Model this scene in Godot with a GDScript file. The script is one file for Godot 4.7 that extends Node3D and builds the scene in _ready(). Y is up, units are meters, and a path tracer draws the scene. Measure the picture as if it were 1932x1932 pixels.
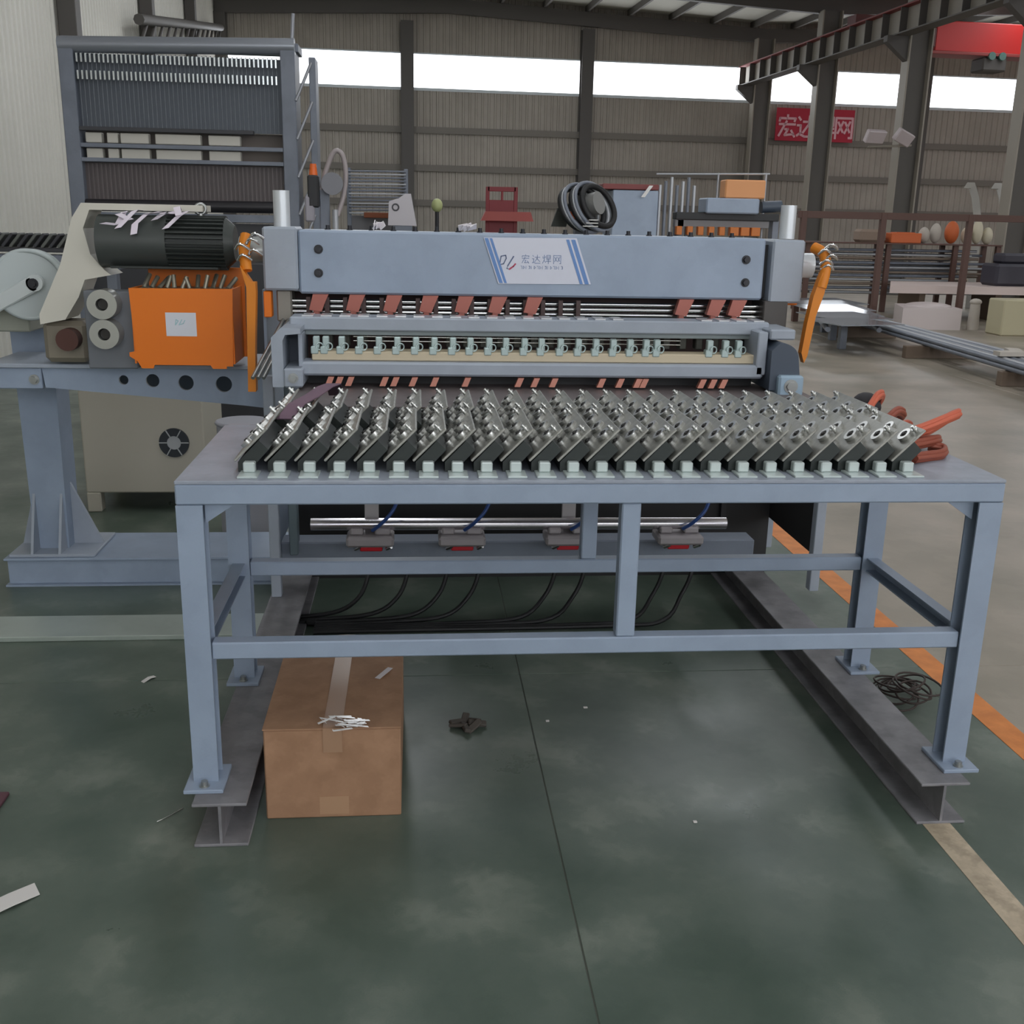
extends Node3D
# A machine hall: a mesh welding machine behind a work table that carries two rows of wire straighteners.
# World axes follow the table (x along it, z towards the viewer); the building stands turned by TURN about y.

const TURN := 0.0576
var hall := Transform3D(Basis(Vector3.UP, TURN), Vector3.ZERO)
var base_of := {}
var used_names := {}
var mats := {}
var rng := RandomNumberGenerator.new()

# ---------------------------------------------------------------- mesh building
class Shape:
	var v := PackedVector3Array()
	var n := PackedVector3Array()
	var uv := PackedVector2Array()
	var xf := Transform3D.IDENTITY

	func tri3(a: Vector3, b: Vector3, c: Vector3, na: Vector3, nb: Vector3, nc: Vector3) -> void:
		if (b - a).cross(c - a).dot(na + nb + nc) > 0.0:
			var t := b
			b = c
			c = t
			t = nb
			nb = nc
			nc = t
		v.append(xf * a); v.append(xf * b); v.append(xf * c)
		n.append((xf.basis * na).normalized()); n.append((xf.basis * nb).normalized()); n.append((xf.basis * nc).normalized())

	func quad(a: Vector3, b: Vector3, c: Vector3, d: Vector3, m: Vector3) -> void:
		tri3(a, b, c, m, m, m)
		tri3(a, c, d, m, m, m)

	func quad4(a: Vector3, b: Vector3, c: Vector3, d: Vector3, na: Vector3, nb: Vector3, nc: Vector3, nd: Vector3) -> void:
		tri3(a, b, c, na, nb, nc)
		tri3(a, c, d, na, nc, nd)

	func box(lo: Vector3, hi: Vector3, bev := 0.003) -> Shape:
		var c := (lo + hi) * 0.5
		var h := (hi - lo).abs() * 0.5
		var e := minf(bev, minf(h.x, minf(h.y, h.z)) * 0.45)
		var ax := [Vector3.RIGHT, Vector3.UP, Vector3.BACK]
		for k in 3:
			var u: Vector3 = ax[(k + 1) % 3]
			var w: Vector3 = ax[(k + 2) % 3]
			var hu := h[(k + 1) % 3] - e
			var hw := h[(k + 2) % 3] - e
			for s in [-1.0, 1.0]:
				var m: Vector3 = ax[k] * s
				var o := c + m * h[k]
				quad(o - u * hu - w * hw, o + u * hu - w * hw, o + u * hu + w * hw, o - u * hu + w * hw, m)
			if e <= 0.0:
				continue
			# the four edges that run along ax[k]
			var along: Vector3 = ax[k] * (h[k] - e)
			for su in [-1.0, 1.0]:
				for sw in [-1.0, 1.0]:
					var p: Vector3 = c + u * su * h[(k + 1) % 3] + w * sw * hw
					var q: Vector3 = c + u * su * hu + w * sw * h[(k + 2) % 3]
					quad(p - along, p + along, q + along, q - along, (u * su + w * sw).normalized())
		if e > 0.0:
			for sx in [-1.0, 1.0]:
				for sy in [-1.0, 1.0]:
					for sz in [-1.0, 1.0]:
						var s := Vector3(sx, sy, sz)
						var i := c + s * (h - Vector3.ONE * e)
						var m := s.normalized()
						tri3(i + Vector3(sx * e, 0, 0), i + Vector3(0, sy * e, 0), i + Vector3(0, 0, sz * e), m, m, m)
		return self

	func cyl(a: Vector3, b: Vector3, r: float, r2 := -1.0, seg := 18, caps := true) -> Shape:
		if r2 < 0.0:
			r2 = r
		var d := (b - a).normalized()
		var u := d.cross(Vector3.UP if absf(d.y) < 0.9 else Vector3.RIGHT).normalized()
		var w := d.cross(u)
		for k in seg:
			var t0 := TAU * k / seg
			var t1 := TAU * (k + 1) / seg
			var e0 := u * cos(t0) + w * sin(t0)
			var e1 := u * cos(t1) + w * sin(t1)
			quad4(a + e0 * r, a + e1 * r, b + e1 * r2, b + e0 * r2, e0, e1, e1, e0)
			if caps:
				tri3(a, a + e0 * r, a + e1 * r, -d, -d, -d)
				tri3(b, b + e0 * r2, b + e1 * r2, d, d, d)
		return self

	func pipe(a: Vector3, b: Vector3, r: float, bore: float, seg := 24) -> Shape:
		var d := (b - a).normalized()
		var u := d.cross(Vector3.UP if absf(d.y) < 0.9 else Vector3.RIGHT).normalized()
		var w := d.cross(u)
		for k in seg:
			var t0 := TAU * k / seg
			var t1 := TAU * (k + 1) / seg
			var e0 := u * cos(t0) + w * sin(t0)
			var e1 := u * cos(t1) + w * sin(t1)
			quad4(a + e0 * r, a + e1 * r, b + e1 * r, b + e0 * r, e0, e1, e1, e0)
			quad4(a + e0 * bore, a + e1 * bore, b + e1 * bore, b + e0 * bore, -e0, -e1, -e1, -e0)
			quad(a + e0 * bore, a + e1 * bore, a + e1 * r, a + e0 * r, -d)
			quad(b + e0 * bore, b + e1 * bore, b + e1 * r, b + e0 * r, d)
		return self

	func torus(c: Vector3, axis: Vector3, big: float, r: float, seg := 28, k := 10, arc := TAU, start := 0.0) -> Shape:
		var d := axis.normalized()
		var u := d.cross(Vector3.UP if absf(d.y) < 0.9 else Vector3.RIGHT).normalized()
		var w := d.cross(u)
		for i in seg:
			var t0 := start + arc * i / seg
			var t1 := start + arc * (i + 1) / seg
			var e0 := u * cos(t0) + w * sin(t0)
			var e1 := u * cos(t1) + w * sin(t1)
			for j in k:
				var p0 := TAU * j / k
				var p1 := TAU * (j + 1) / k
				var n00 := e0 * cos(p0) + d * sin(p0)
				var n01 := e0 * cos(p1) + d * sin(p1)
				var n10 := e1 * cos(p0) + d * sin(p0)
				var n11 := e1 * cos(p1) + d * sin(p1)
				quad4(c + e0 * big + n00 * r, c + e1 * big + n10 * r, c + e1 * big + n11 * r, c + e0 * big + n01 * r, n00, n10, n11, n01)
		return self

	func ball(c: Vector3, r: Vector3, seg := 16, rows := 10) -> Shape:
		for i in rows:
			for j in seg:
				var q := []
				for s in [[0, 0], [0, 1], [1, 1], [1, 0]]:
					var la: float = PI * (i + s[0]) / rows
					var lo: float = TAU * (j + s[1]) / seg
					q.append(Vector3(sin(la) * cos(lo), cos(la), sin(la) * sin(lo)))
				quad4(c + q[0] * r, c + q[1] * r, c + q[2] * r, c + q[3] * r, (q[0] / r).normalized(), (q[1] / r).normalized(), (q[2] / r).normalized(), (q[3] / r).normalized())
		return self

	func tube(pts: Array, r: float, seg := 8, smooth := 5) -> Shape:
		var cur := Curve3D.new()
		for i in pts.size():
			var p: Vector3 = pts[i]
			var a: Vector3 = pts[maxi(i - 1, 0)]
			var b: Vector3 = pts[mini(i + 1, pts.size() - 1)]
			var h := (b - a) / 6.0
			cur.add_point(p, -h, h)
		var line: Array[Vector3] = []
		for i in pts.size() - 1:
			for k in smooth:
				line.append(cur.sample(i, float(k) / smooth))
		line.append(pts[pts.size() - 1])
		var d := (line[1] - line[0]).normalized()
		var u := d.cross(Vector3.UP if absf(d.y) < 0.9 else Vector3.RIGHT).normalized()
		var rings := []
		for i in line.size():
			var t := (line[mini(i + 1, line.size() - 1)] - line[maxi(i - 1, 0)]).normalized()
			u = (u - t * u.dot(t)).normalized()
			var w := t.cross(u)
			var ring := []
			for k in seg:
				ring.append(u * cos(TAU * k / seg) + w * sin(TAU * k / seg))
			rings.append(ring)
		for i in line.size() - 1:
			for k in seg:
				var k2 := (k + 1) % seg
				quad4(line[i] + rings[i][k] * r, line[i] + rings[i][k2] * r, line[i + 1] + rings[i + 1][k2] * r, line[i + 1] + rings[i + 1][k] * r, rings[i][k], rings[i][k2], rings[i + 1][k2], rings[i + 1][k])
		for e in [0, line.size() - 1]:
			var m := (line[0] - line[1]).normalized() if e == 0 else (line[e] - line[e - 1]).normalized()
			for k in seg:
				tri3(line[e], line[e] + rings[e][k] * r, line[e] + rings[e][(k + 1) % seg] * r, m, m, m)
		return self

	# a polygon in the plane of two axes, given thickness along the third ("z": x and y, "x": z and y, "y": x and z)
	func prism(poly: Array, from: float, to: float, axis := "z") -> Shape:
		var pts := PackedVector2Array(poly)
		var put := func(p: Vector2, d: float) -> Vector3:
			return Vector3(p.x, p.y, d) if axis == "z" else Vector3(d, p.y, p.x) if axis == "x" else Vector3(p.x, d, p.y)
		var up: Vector3 = (put.call(Vector2.ZERO, 1.0) as Vector3) * signf(to - from)
		var mid := Vector2.ZERO
		var idx := Geometry2D.triangulate_polygon(pts)
		for i in range(0, idx.size(), 3):
			for e in [[from, -up], [to, up]]:
				tri3(put.call(pts[idx[i]], e[0]), put.call(pts[idx[i + 1]], e[0]), put.call(pts[idx[i + 2]], e[0]), e[1], e[1], e[1])
		var sign_ := -1.0 if Geometry2D.is_polygon_clockwise(pts) else 1.0
		for i in pts.size():
			var p := pts[i]
			var q := pts[(i + 1) % pts.size()]
			var m2 := Vector2(q.y - p.y, p.x - q.x).normalized() * sign_
			quad(put.call(p, from), put.call(q, from), put.call(q, to), put.call(p, to), put.call(m2, 0.0))
		return self

	func strip(pts: Array, width: Vector3, thick: Vector3) -> Shape:
		for i in pts.size() - 1:
			var a: Vector3 = pts[i]
			var b: Vector3 = pts[i + 1]
			var w := width * 0.5
			var t := thick * 0.5
			quad(a - w + t, a + w + t, b + w + t, b - w + t, t.normalized())
			quad(a - w - t, a + w - t, b + w - t, b - w - t, -t.normalized())
			quad(a + w - t, a + w + t, b + w + t, b + w - t, w.normalized())
			quad(a - w - t, a - w + t, b - w + t, b - w - t, -w.normalized())
		for e in [[0, 1], [pts.size() - 1, pts.size() - 2]]:
			var a: Vector3 = pts[e[0]]
			var m: Vector3 = (a - pts[e[1]]).normalized()
			quad(a - width * 0.5 - thick * 0.5, a + width * 0.5 - thick * 0.5, a + width * 0.5 + thick * 0.5, a - width * 0.5 + thick * 0.5, m)
		return self

	func mesh(off: Vector3) -> ArrayMesh:
		var at := PackedVector3Array()
		at.resize(v.size())
		for i in v.size():
			at[i] = v[i] - off
		var arr := []
		arr.resize(Mesh.ARRAY_MAX)
		arr[Mesh.ARRAY_VERTEX] = at
		arr[Mesh.ARRAY_NORMAL] = n
		if uv.size() == v.size():
			arr[Mesh.ARRAY_TEX_UV] = uv
		var am := ArrayMesh.new()
		am.add_surface_from_arrays(Mesh.PRIMITIVE_TRIANGLES, arr)
		return am

func sh() -> Shape:
	return Shape.new()

func V(x: float, y: float, z: float) -> Vector3:
	return Vector3(x, y, z)

# ---------------------------------------------------------------- naming and describing
func numbered(called: String, under: Node = self) -> String:
	var key := "%d/%s" % [under.get_instance_id(), called]
	var k: int = used_names.get(key, 0)
	used_names[key] = k + 1
	return called if k == 0 else "%s_%03d" % [called, k]

func tag(o: Node, label: String, category: String, group := "") -> Node:
	o.set_meta("label", label)
	o.set_meta("category", category)
	if group:
		o.set_meta("group", group)
	return o

func thing(called: String, label: String, category: String, at := Vector3.ZERO, group := "", in_hall := false) -> Node3D:
	var o := Node3D.new()
	o.name = numbered(called)
	add_child(o, true)
	o.transform = (hall if in_hall else Transform3D.IDENTITY) * Transform3D(Basis.IDENTITY, at)
	base_of[o] = at
	tag(o, label, category, group)
	return o

# one named mesh: a part of `parent` (or of a part), or a top-level node
func obj(called: String, s: Shape, m: Material, parent: Node3D = null, label := "") -> MeshInstance3D:
	var o := MeshInstance3D.new()
	var top: Node3D = parent
	while top and top.get_parent() != self:
		top = top.get_parent()
	o.name = numbered(called, parent if parent else self)
	o.mesh = s.mesh(base_of.get(top, Vector3.ZERO) if top else Vector3.ZERO)
	o.material_override = m
	(parent if parent else self).add_child(o, true)
	if label:
		o.set_meta("label", label)
	return o

func solo(called: String, s: Shape, m: Material, label: String, category: String, group := "", in_hall := false) -> MeshInstance3D:
	var o := MeshInstance3D.new()
	var lo := s.v[0]
	var hi := s.v[0]
	for p in s.v:
		lo = lo.min(p)
		hi = hi.max(p)
	var at := V((lo.x + hi.x) / 2, lo.y, (lo.z + hi.z) / 2)
	o.name = numbered(called)
	o.mesh = s.mesh(at)
	o.material_override = m
	add_child(o, true)
	o.transform = (hall if in_hall else Transform3D.IDENTITY) * Transform3D(Basis.IDENTITY, at)
	tag(o, label, category, group)
	base_of[o] = at
	return o

func struct(called: String, s: Shape, m: Material, in_hall := true) -> MeshInstance3D:
	var o := obj(called, s, m)
	if in_hall:
		o.transform = hall
	o.set_meta("kind", "structure")
	return o

func dup(o: Node3D, at: Vector3, label: String) -> Node3D:
	var c: Node3D = o.duplicate()
	var kind := String(o.name)
	c.name = numbered(kind)
	add_child(c, true)
	c.position = at
	c.set_meta("label", label)
	return c

const ORD := ["first", "second", "third", "fourth", "fifth", "sixth", "seventh", "eighth", "ninth", "tenth", "eleventh", "twelfth", "thirteenth", "fourteenth", "fifteenth", "sixteenth", "seventeenth", "eighteenth", "nineteenth", "twentieth", "twenty-first", "twenty-second", "twenty-third", "twenty-fourth"]

# ---------------------------------------------------------------- materials
func noise_tex(freq: float, c0: Color, c1: Color, seed_: int, size := 512, oct := 4, stretch := false) -> NoiseTexture2D:
	var n := FastNoiseLite.new()
	n.seed = seed_
	n.frequency = freq
	n.noise_type = FastNoiseLite.TYPE_SIMPLEX_SMOOTH
	n.fractal_octaves = oct
	if stretch:
		n.domain_warp_enabled = true
		n.domain_warp_amplitude = 40.0
	var t := NoiseTexture2D.new()
	t.width = size
	t.height = size
	t.seamless = true
	t.noise = n
	var g := Gradient.new()
	g.set_color(0, c0)
	g.set_color(1, c1)
	t.color_ramp = g
	return t

func plain(name_: String, r: int, g: int, b: int, rough := 0.5, metal := 0.0, spec := 0.5) -> StandardMaterial3D:
	var key := "%s" % name_
	if mats.has(key):
		return mats[key]
	var m := StandardMaterial3D.new()
	m.resource_name = name_
	m.albedo_color = Color8(r, g, b)
	m.roughness = rough
	m.metallic = metal
	m.metallic_specular = spec
	mats[key] = m
	return m

# a colour that wanders a little, from grime and handling
func worn(name_: String, r: int, g: int, b: int, rough := 0.5, metal := 0.0, vary := 0.12, scale := 1.5, seed_ := 3) -> StandardMaterial3D:
	if mats.has(name_):
		return mats[name_]
	var m := plain(name_, 255, 255, 255, rough, metal)
	var c := Color8(r, g, b)
	m.albedo_texture = noise_tex(0.012, c.darkened(vary), c.lightened(vary * 0.45), seed_, 256, 5, true)
	m.uv1_triplanar = true
	m.uv1_world_triplanar = true
	m.uv1_scale = Vector3.ONE * scale
	return m

func glow(name_: String, c: Color, e: float) -> StandardMaterial3D:
	var m := plain(name_, 230, 235, 240, 0.4)
	m.emission_enabled = true
	m.emission = c
	m.emission_energy_multiplier = e
	return m

# ---------------------------------------------------------------- camera, sky, big lights
func set_view() -> void:
	var cam := Camera3D.new()
	cam.name = "camera"
	cam.fov = rad_to_deg(2.0 * atan(966.0 / 1998.0))
	cam.position = V(-0.514, 1.7204, 2.7733)
	cam.rotation = V(-0.2721, -0.0936, 0.0211)
	cam.far = 200.0
	add_child(cam)
	cam.current = true
	var sky_m := ProceduralSkyMaterial.new()
	sky_m.sky_top_color = Color(0.75, 0.8, 0.88)
	sky_m.sky_horizon_color = Color(0.95, 0.96, 1.0)
	sky_m.ground_bottom_color = Color(0.35, 0.35, 0.34)
	sky_m.ground_horizon_color = Color(0.7, 0.7, 0.7)
	var sky := Sky.new()
	sky.sky_material = sky_m
	var env := Environment.new()
	env.background_mode = Environment.BG_SKY
	env.sky = sky
	env.ambient_light_source = Environment.AMBIENT_SOURCE_DISABLED
	env.tonemap_mode = Environment.TONE_MAPPER_LINEAR
	env.tonemap_exposure = 1.0
	env.sdfgi_enabled = true
	env.ssao_enabled = true
	env.ssil_enabled = true
	var we := WorldEnvironment.new()
	we.name = "sky"
	we.environment = env
	add_child(we)

func area(called: String, at: Vector3, size: Vector2, e: float, rot: Vector3, c := Color(0.96, 0.98, 1.0)) -> void:
	var l := AreaLight3D.new()
	l.name = called
	l.area_size = size
	l.area_normalize_energy = false
	l.light_energy = e
	l.light_color = c
	l.shadow_enabled = true
	l.set("area_range", 80.0)
	add_child(l, true)
	l.transform = hall * Transform3D(Basis.from_euler(rot), at)

const UNSEEN_SKYLIGHT_E := 1.25
const UNSEEN_NEAR_SKYLIGHT_E := 0.56  # nearer unseen strips kept dimmer for a darker foreground
const UNSEEN_FRONT_E := 0.3
const WINDOW_E := 0.8

# ---------------------------------------------------------------- the hall
func roof_at(x: float) -> float:
	return 8.5 - 0.042 * absf(x - 2.5) if x < 13.0 else 8.06 + 0.042 * minf(x - 13.0, 30.0 - x)

# trapezoid-ribbed sheet: runs along +x of its own frame, ribs stand towards +z
func ribbed(s: Shape, x0: float, x1: float, y0: float, y1: float, pitch := 0.21, deep := 0.028) -> void:
	var count := int((x1 - x0) / pitch)
	var p := (x1 - x0) / count
	var back := -0.12
	for i in count:
		var x := x0 + i * p
		var line := [V(x, 0, 0), V(x + p * 0.55, 0, 0), V(x + p * 0.66, 0, deep), V(x + p * 0.89, 0, deep), V(x + p, 0, 0)]
		for k in 4:
			var a: Vector3 = line[k]
			var b: Vector3 = line[k + 1]
			var m := V(-(b.z - a.z), 0, b.x - a.x).normalized()
			s.quad(a + V(0, y0, 0), b + V(0, y0, 0), b + V(0, y1, 0), a + V(0, y1, 0), m)
	s.quad(V(x0, y0, back), V(x1, y0, back), V(x1, y1, back), V(x0, y1, back), Vector3.FORWARD)
	s.quad(V(x0, y0, back), V(x1, y0, back), V(x1, y0, deep), V(x0, y0, deep), Vector3.DOWN)
	s.quad(V(x0, y1, back), V(x1, y1, back), V(x1, y1, deep), V(x0, y1, deep), Vector3.UP)

func hall_shell() -> void:
	var fl := plain("floor epoxy", 255, 255, 255, 0.3)
	fl.albedo_texture = noise_tex(0.006, Color8(70, 84, 74), Color8(124, 130, 120), 11, 1024, 6, true)
	(fl.albedo_texture as NoiseTexture2D).color_ramp.add_point(0.6, Color8(92, 103, 93))
	fl.uv1_triplanar = true
	fl.uv1_world_triplanar = true
	fl.uv1_scale = Vector3.ONE * 0.33
	fl.roughness_texture = noise_tex(0.01, Color(0.62, 0.62, 0.62), Color(1, 1, 1), 5, 512, 5, true)
	fl.roughness = 0.42
	var lane := plain("aisle concrete", 255, 255, 255, 0.36)
	lane.albedo_texture = noise_tex(0.005, Color8(128, 122, 108), Color8(172, 160, 146), 17, 1024, 6, true)
	lane.uv1_triplanar = true
	lane.uv1_world_triplanar = true
	lane.uv1_scale = Vector3.ONE * 0.2
	var joint := plain("joint filler", 96, 98, 90, 0.9)
	var f := struct("floor", sh().box(V(-14, -0.3, -38), V(34, -0.004, 17), 0.0), joint, false)
	for i in 8:
		for j in 9:
			var x := -12.115 + 6.0 * i
			var z := -37.02 + 6.0 * j
			# the aisle right of the orange line is bare concrete
			if i == 2:
				obj("slab", sh().box(V(x + 0.0015, -0.05, z + 0.0015), V(1.56, 0, z + 5.9985), 0.002), fl, f)
				obj("slab", sh().box(V(1.56, -0.05, z + 0.0015), V(x + 5.9985, 0, z + 5.9985), 0.002), lane, f)
			else:
				obj("slab", sh().box(V(x + 0.0015, -0.05, z + 0.0015), V(x + 5.9985, 0, z + 5.9985), 0.002), lane if i > 2 else fl, f)

	var sheet := worn("back wall sheet", 166, 158, 148, 0.6, 0.0, 0.08, 0.2)
	var s := sh()
	s.xf = Transform3D(Basis.IDENTITY, V(0, 0, -34.0))
	ribbed(s, -4.7, 30.0, 0.0, 5.58)
	ribbed(s, -4.7, 30.0, 6.72, 8.6)
	struct("wall_back", s, sheet)
	s = sh()
	s.xf = Transform3D(Basis(Vector3.UP, PI / 2), V(-4.75, 0, 14.0))
	ribbed(s, 0.0, 48.0, 0.0, 8.6)
	struct("wall_left", s, worn("lit left wall sheet", 222, 219, 210, 0.5, 0.0, 0.05, 0.2))  # paler than the back wall: window light is put into this colour
	struct("wall_right", sh().box(V(30, 0, -34.2), V(30.2, 8.6, 14.2), 0.0), sheet)
	struct("wall_front", sh().box(V(-4.9, 0, 14), V(30.2, 8.6, 14.2), 0.0), sheet)

	# roof sheet, purlins, frames
	var top := []
	var low := []
	for x in [-4.95, 2.5, 13.0, 21.5, 30.2]:
		low.append(Vector2(x, roof_at(x)))
		top.push_front(Vector2(x, roof_at(x) + 0.12))
	var c := struct("ceiling", sh().prism(low + top, -34.3, 14.3), plain("roof liner", 190, 188, 178, 0.8))
	var dark := plain("purlin paint", 92, 88, 84, 0.6)
	for i in 25:
		var x := -4.2 + 1.4 * i
		obj("purlin", sh().box(V(x - 0.04, roof_at(x) - 0.2, -33.9), V(x + 0.04, roof_at(x) - 0.005, 13.9), 0.0), dark, c)
	var frame_paint := plain("frame paint", 84, 80, 77, 0.6)
	for z in [-33.75, -28.5, -23.3, -18.1, -12.9, -7.7]:
		var a := []
		var b := []
		for x in [-4.7, 2.5, 13.0, 21.5, 30.0]:
			a.append(Vector2(x, roof_at(x) - 0.62))
			b.push_front(Vector2(x, roof_at(x) - 0.2))
		obj("rafter", sh().prism(a + b, z - 0.09, z + 0.09), frame_paint, c)

	# wind posts and rails on the back wall, posts on the left wall
	for x in [-4.58, 1.2, 7.06, 18.9, 24.7]:
		var w := sh().box(V(x - 0.2, 0, -33.95), V(x + 0.2, 7.6, -33.93), 0.0)
		w.box(V(x - 0.04, 0, -33.93), V(x + 0.04, 7.6, -33.66), 0.0).box(V(x - 0.2, 0, -33.66), V(x + 0.2, 7.6, -33.62), 0.0)
		struct("trim_%d" % (1 + int(x + 5)), w, frame_paint)
	var girt := plain("girt paint", 118, 112, 105, 0.6)
	var k := 40
	for y in [2.0, 3.1, 4.28]:
		struct("trim_%d" % k, sh().box(V(-4.6, y, -33.96), V(30, y + 0.2, -33.9), 0.0), girt)
		k += 1
	for z in [-27.3, -20.9, -14.4, -7.9, -1.4]:
		struct("trim_%d" % k, sh().box(V(-4.7, 0, z - 0.16), V(-4.45, 8.2, z + 0.16), 0.01), frame_paint)
		k += 1
	var br := sh()
	for o in [0.0, 0.42]:
		br.cyl(V(-4.4, 4.6 + o, -18.9), V(-4.4, 6.55 + o, -32.5), 0.1, -1.0, 8)
	for i in 14:
		var t := i / 14.0
		br.cyl(V(-4.4, 4.6 + 1.95 * t, -18.9 - 13.6 * t), V(-4.4, 5.02 + 1.95 * (t + 0.07), -18.9 - 13.6 * (t + 0.07)), 0.035, -1.0, 6)
	struct("trim_%d" % k, br, frame_paint)

	# the window band: one window in each bay
	var pane := glow("window light", Color(0.97, 0.98, 1.0), 2.4)
	var bar := plain("window frame", 205, 212, 216, 0.5)
	var edges := [-4.5, 1.2, 7.06, 12.95, 18.9, 24.7, 30.0]
	for i in 6:
		var x0: float = edges[i] + 0.03
		var x1: float = edges[i + 1] - 0.03
		var w := struct("window_%d" % (i + 1), sh().box(V(x0, 5.58, -34.1), V(x1, 5.67, -33.98), 0.0).box(V(x0, 6.68, -34.1), V(x1, 6.72, -33.98), 0.0), bar)
		obj("pane", sh().box(V(x0, 5.67, -34.06), V(x1, 6.68, -34.04), 0.0), pane, w)
		area("window_light_%d" % (i + 1), V((x0 + x1) / 2, 6.17, -33.5), Vector2(x1 - x0, 1.0), WINDOW_E, V(0, PI, 0))
	# unseen window band behind the viewer, placed to light the front faces
	for i in 6:
		var x0: float = edges[i] + 0.03
		var x1: float = edges[i + 1] - 0.03
		var w := struct("window_%d" % (i + 7), sh().box(V(x0, 1.9, 13.96), V(x1, 2.0, 14.0), 0.0), bar)
		obj("pane", sh().box(V(x0, 2.0, 13.96), V(x1, 6.7, 13.98), 0.0), pane, w)
		area("window_light_%d" % (i + 7), V((x0 + x1) / 2, 4.35, 13.8), Vector2(x1 - x0, 4.7), UNSEEN_FRONT_E, V(0, 0, 0))
	# unseen roof light strips, placed out of view to light the hall from above
	var n := 13
	for x in [-0.5, 5.5, 17.2, 25.8]:
		var w := struct("window_%d" % n, sh().box(V(x - 0.52, roof_at(x) - 0.26, -30.0), V(x - 0.48, roof_at(x) - 0.2, 13.5), 0.0).box(V(x + 0.48, roof_at(x) - 0.26, -30.0), V(x + 0.52, roof_at(x) - 0.2, 13.5), 0.0), bar)
		obj("pane", sh().box(V(x - 0.48, roof_at(x) - 0.24, -30.0), V(x + 0.48, roof_at(x) - 0.21, 13.5), 0.0), pane, w)
		for j in 4:
			area("unseen_roof_light_%d_%d" % [n, j], V(x, roof_at(x) - 0.7, -24.6 + 10.4 * j), Vector2(1.0, 10.2), UNSEEN_SKYLIGHT_E if j < 2 else UNSEEN_NEAR_SKYLIGHT_E, V(-PI / 2, 0, 0))
		n += 1

	# columns of the crane aisle
	var face := plain("column paint", 150, 143, 132, 0.5)
	var where := ["far wall column of the crane aisle, narrowest and furthest off", "slim beige H-column just right of the wall column", "broad beige H-column with the pale floodlights beside it", "nearest beige H-column, cut by the right edge of the photo"]
	var zs := [-33.35, -28.3, -23.1, -18.2]
	for i in 4:
		var z: float = zs[i]
		var col := thing("steel_column", where[i], "column", V(12.9, 0, z), "H-columns of the crane aisle", true)
		obj("web", sh().box(V(12.64, 0.02, z - 0.012), V(13.16, 7.5, z + 0.012), 0.0), dark, col)  # web darker than the flanges: shade between them is in the colour
		for x in [12.62, 13.18]:
			obj("flange", sh().box(V(x - 0.02, 0.02, z - 0.17), V(x + 0.02, 7.5, z + 0.17), 0.004), face, col)
		obj("base_plate", sh().box(V(12.5, 0, z - 0.25), V(13.3, 0.02, z + 0.25), 0.004), dark, col)
		obj("bracket", sh().prism([Vector2(12.6, 5.5), Vector2(12.6, 6.06), Vector2(12.05, 6.06), Vector2(12.05, 5.92)], z - 0.1, z + 0.1), frame_paint, col)
	var rail := thing("crane_runway", "long ribbed steel crane girder running from the far wall to the upper right", "girder", V(12.4, 6.06, -22), "", true)
	obj("flange", sh().box(V(12.2, 6.06, -33.7), V(12.6, 6.09, -9), 0.0), dark, rail)
	obj("web", sh().box(V(12.39, 6.09, -33.7), V(12.41, 6.64, -9), 0.0), face, rail)
	obj("flange", sh().box(V(12.2, 6.64, -33.7), V(12.6, 6.67, -9), 0.0), plain("rail red", 128, 52, 50, 0.6), rail)
	for i in 26:
		obj("stiffener", sh().box(V(12.21, 6.09, -33.6 + 0.9 * i), V(12.39, 6.64, -33.58 + 0.9 * i), 0.0), frame_paint, rail)
	obj("crane_rail", sh().box(V(12.36, 6.67, -33.7), V(12.44, 6.74, -9), 0.0), dark, rail)

	var crane := thing("overhead_crane", "red bridge crane girder hanging high in the next bay at right", "crane", V(19, 5.5, -26), "", true)
	var red := plain("crane red", 196, 38, 34, 0.45)
	obj("bridge_girder", sh().box(V(14.8, 6.2, -26.3), V(29, 6.95, -25.8), 0.02), red, crane)
	obj("lower_flange", sh().box(V(14.6, 6.12, -26.4), V(29, 6.2, -25.7), 0.01), plain("crane dull red", 150, 60, 56, 0.5), crane)
	obj("end_carriage", sh().prism([Vector2(12.5, 6.78), Vector2(13.6, 6.72), Vector2(14.8, 6.3), Vector2(14.8, 6.75), Vector2(13.6, 7.0), Vector2(12.5, 7.0)], -26.3, -25.8), plain("crane dark red", 96, 44, 42, 0.5), crane)
	var ho := obj("hoist", sh().box(V(16.2, 5.75, -26.35), V(16.9, 6.1, -25.75), 0.04), frame_paint, crane)
	obj("trolley_wheel", sh().cyl(V(16.4, 6.12, -25.74), V(16.4, 6.12, -25.66), 0.1), plain("hoist green", 86, 120, 112, 0.5), ho)
	obj("trolley_wheel", sh().cyl(V(16.7, 6.12, -25.74), V(16.7, 6.12, -25.66), 0.1), plain("hoist green", 86, 120, 112, 0.5), ho)

	# red banner with pale brushed characters
	var ban := thing("wall_banner", "red cloth banner with pale brushed characters hung on the far wall", "banner", V(15.05, 4.4, -33.7), "", true)
	obj("cloth", sh().box(V(13.65, 4.4, -33.72), V(16.45, 5.45, -33.7), 0.0), plain("banner red", 178, 46, 66, 0.8), ban)
	var ink := plain("banner white", 226, 176, 184, 0.8)
	for i in 4:
		var st := sh()
		st.xf = Transform3D(Basis.IDENTITY, V(13.7 + 0.68 * i, 4.52, -33.69))
		for g in GLYPHS[i]:
			stroke(st, g, 0.7, 0.075, 0.01)
		obj("character", st, ink, ban)
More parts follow.
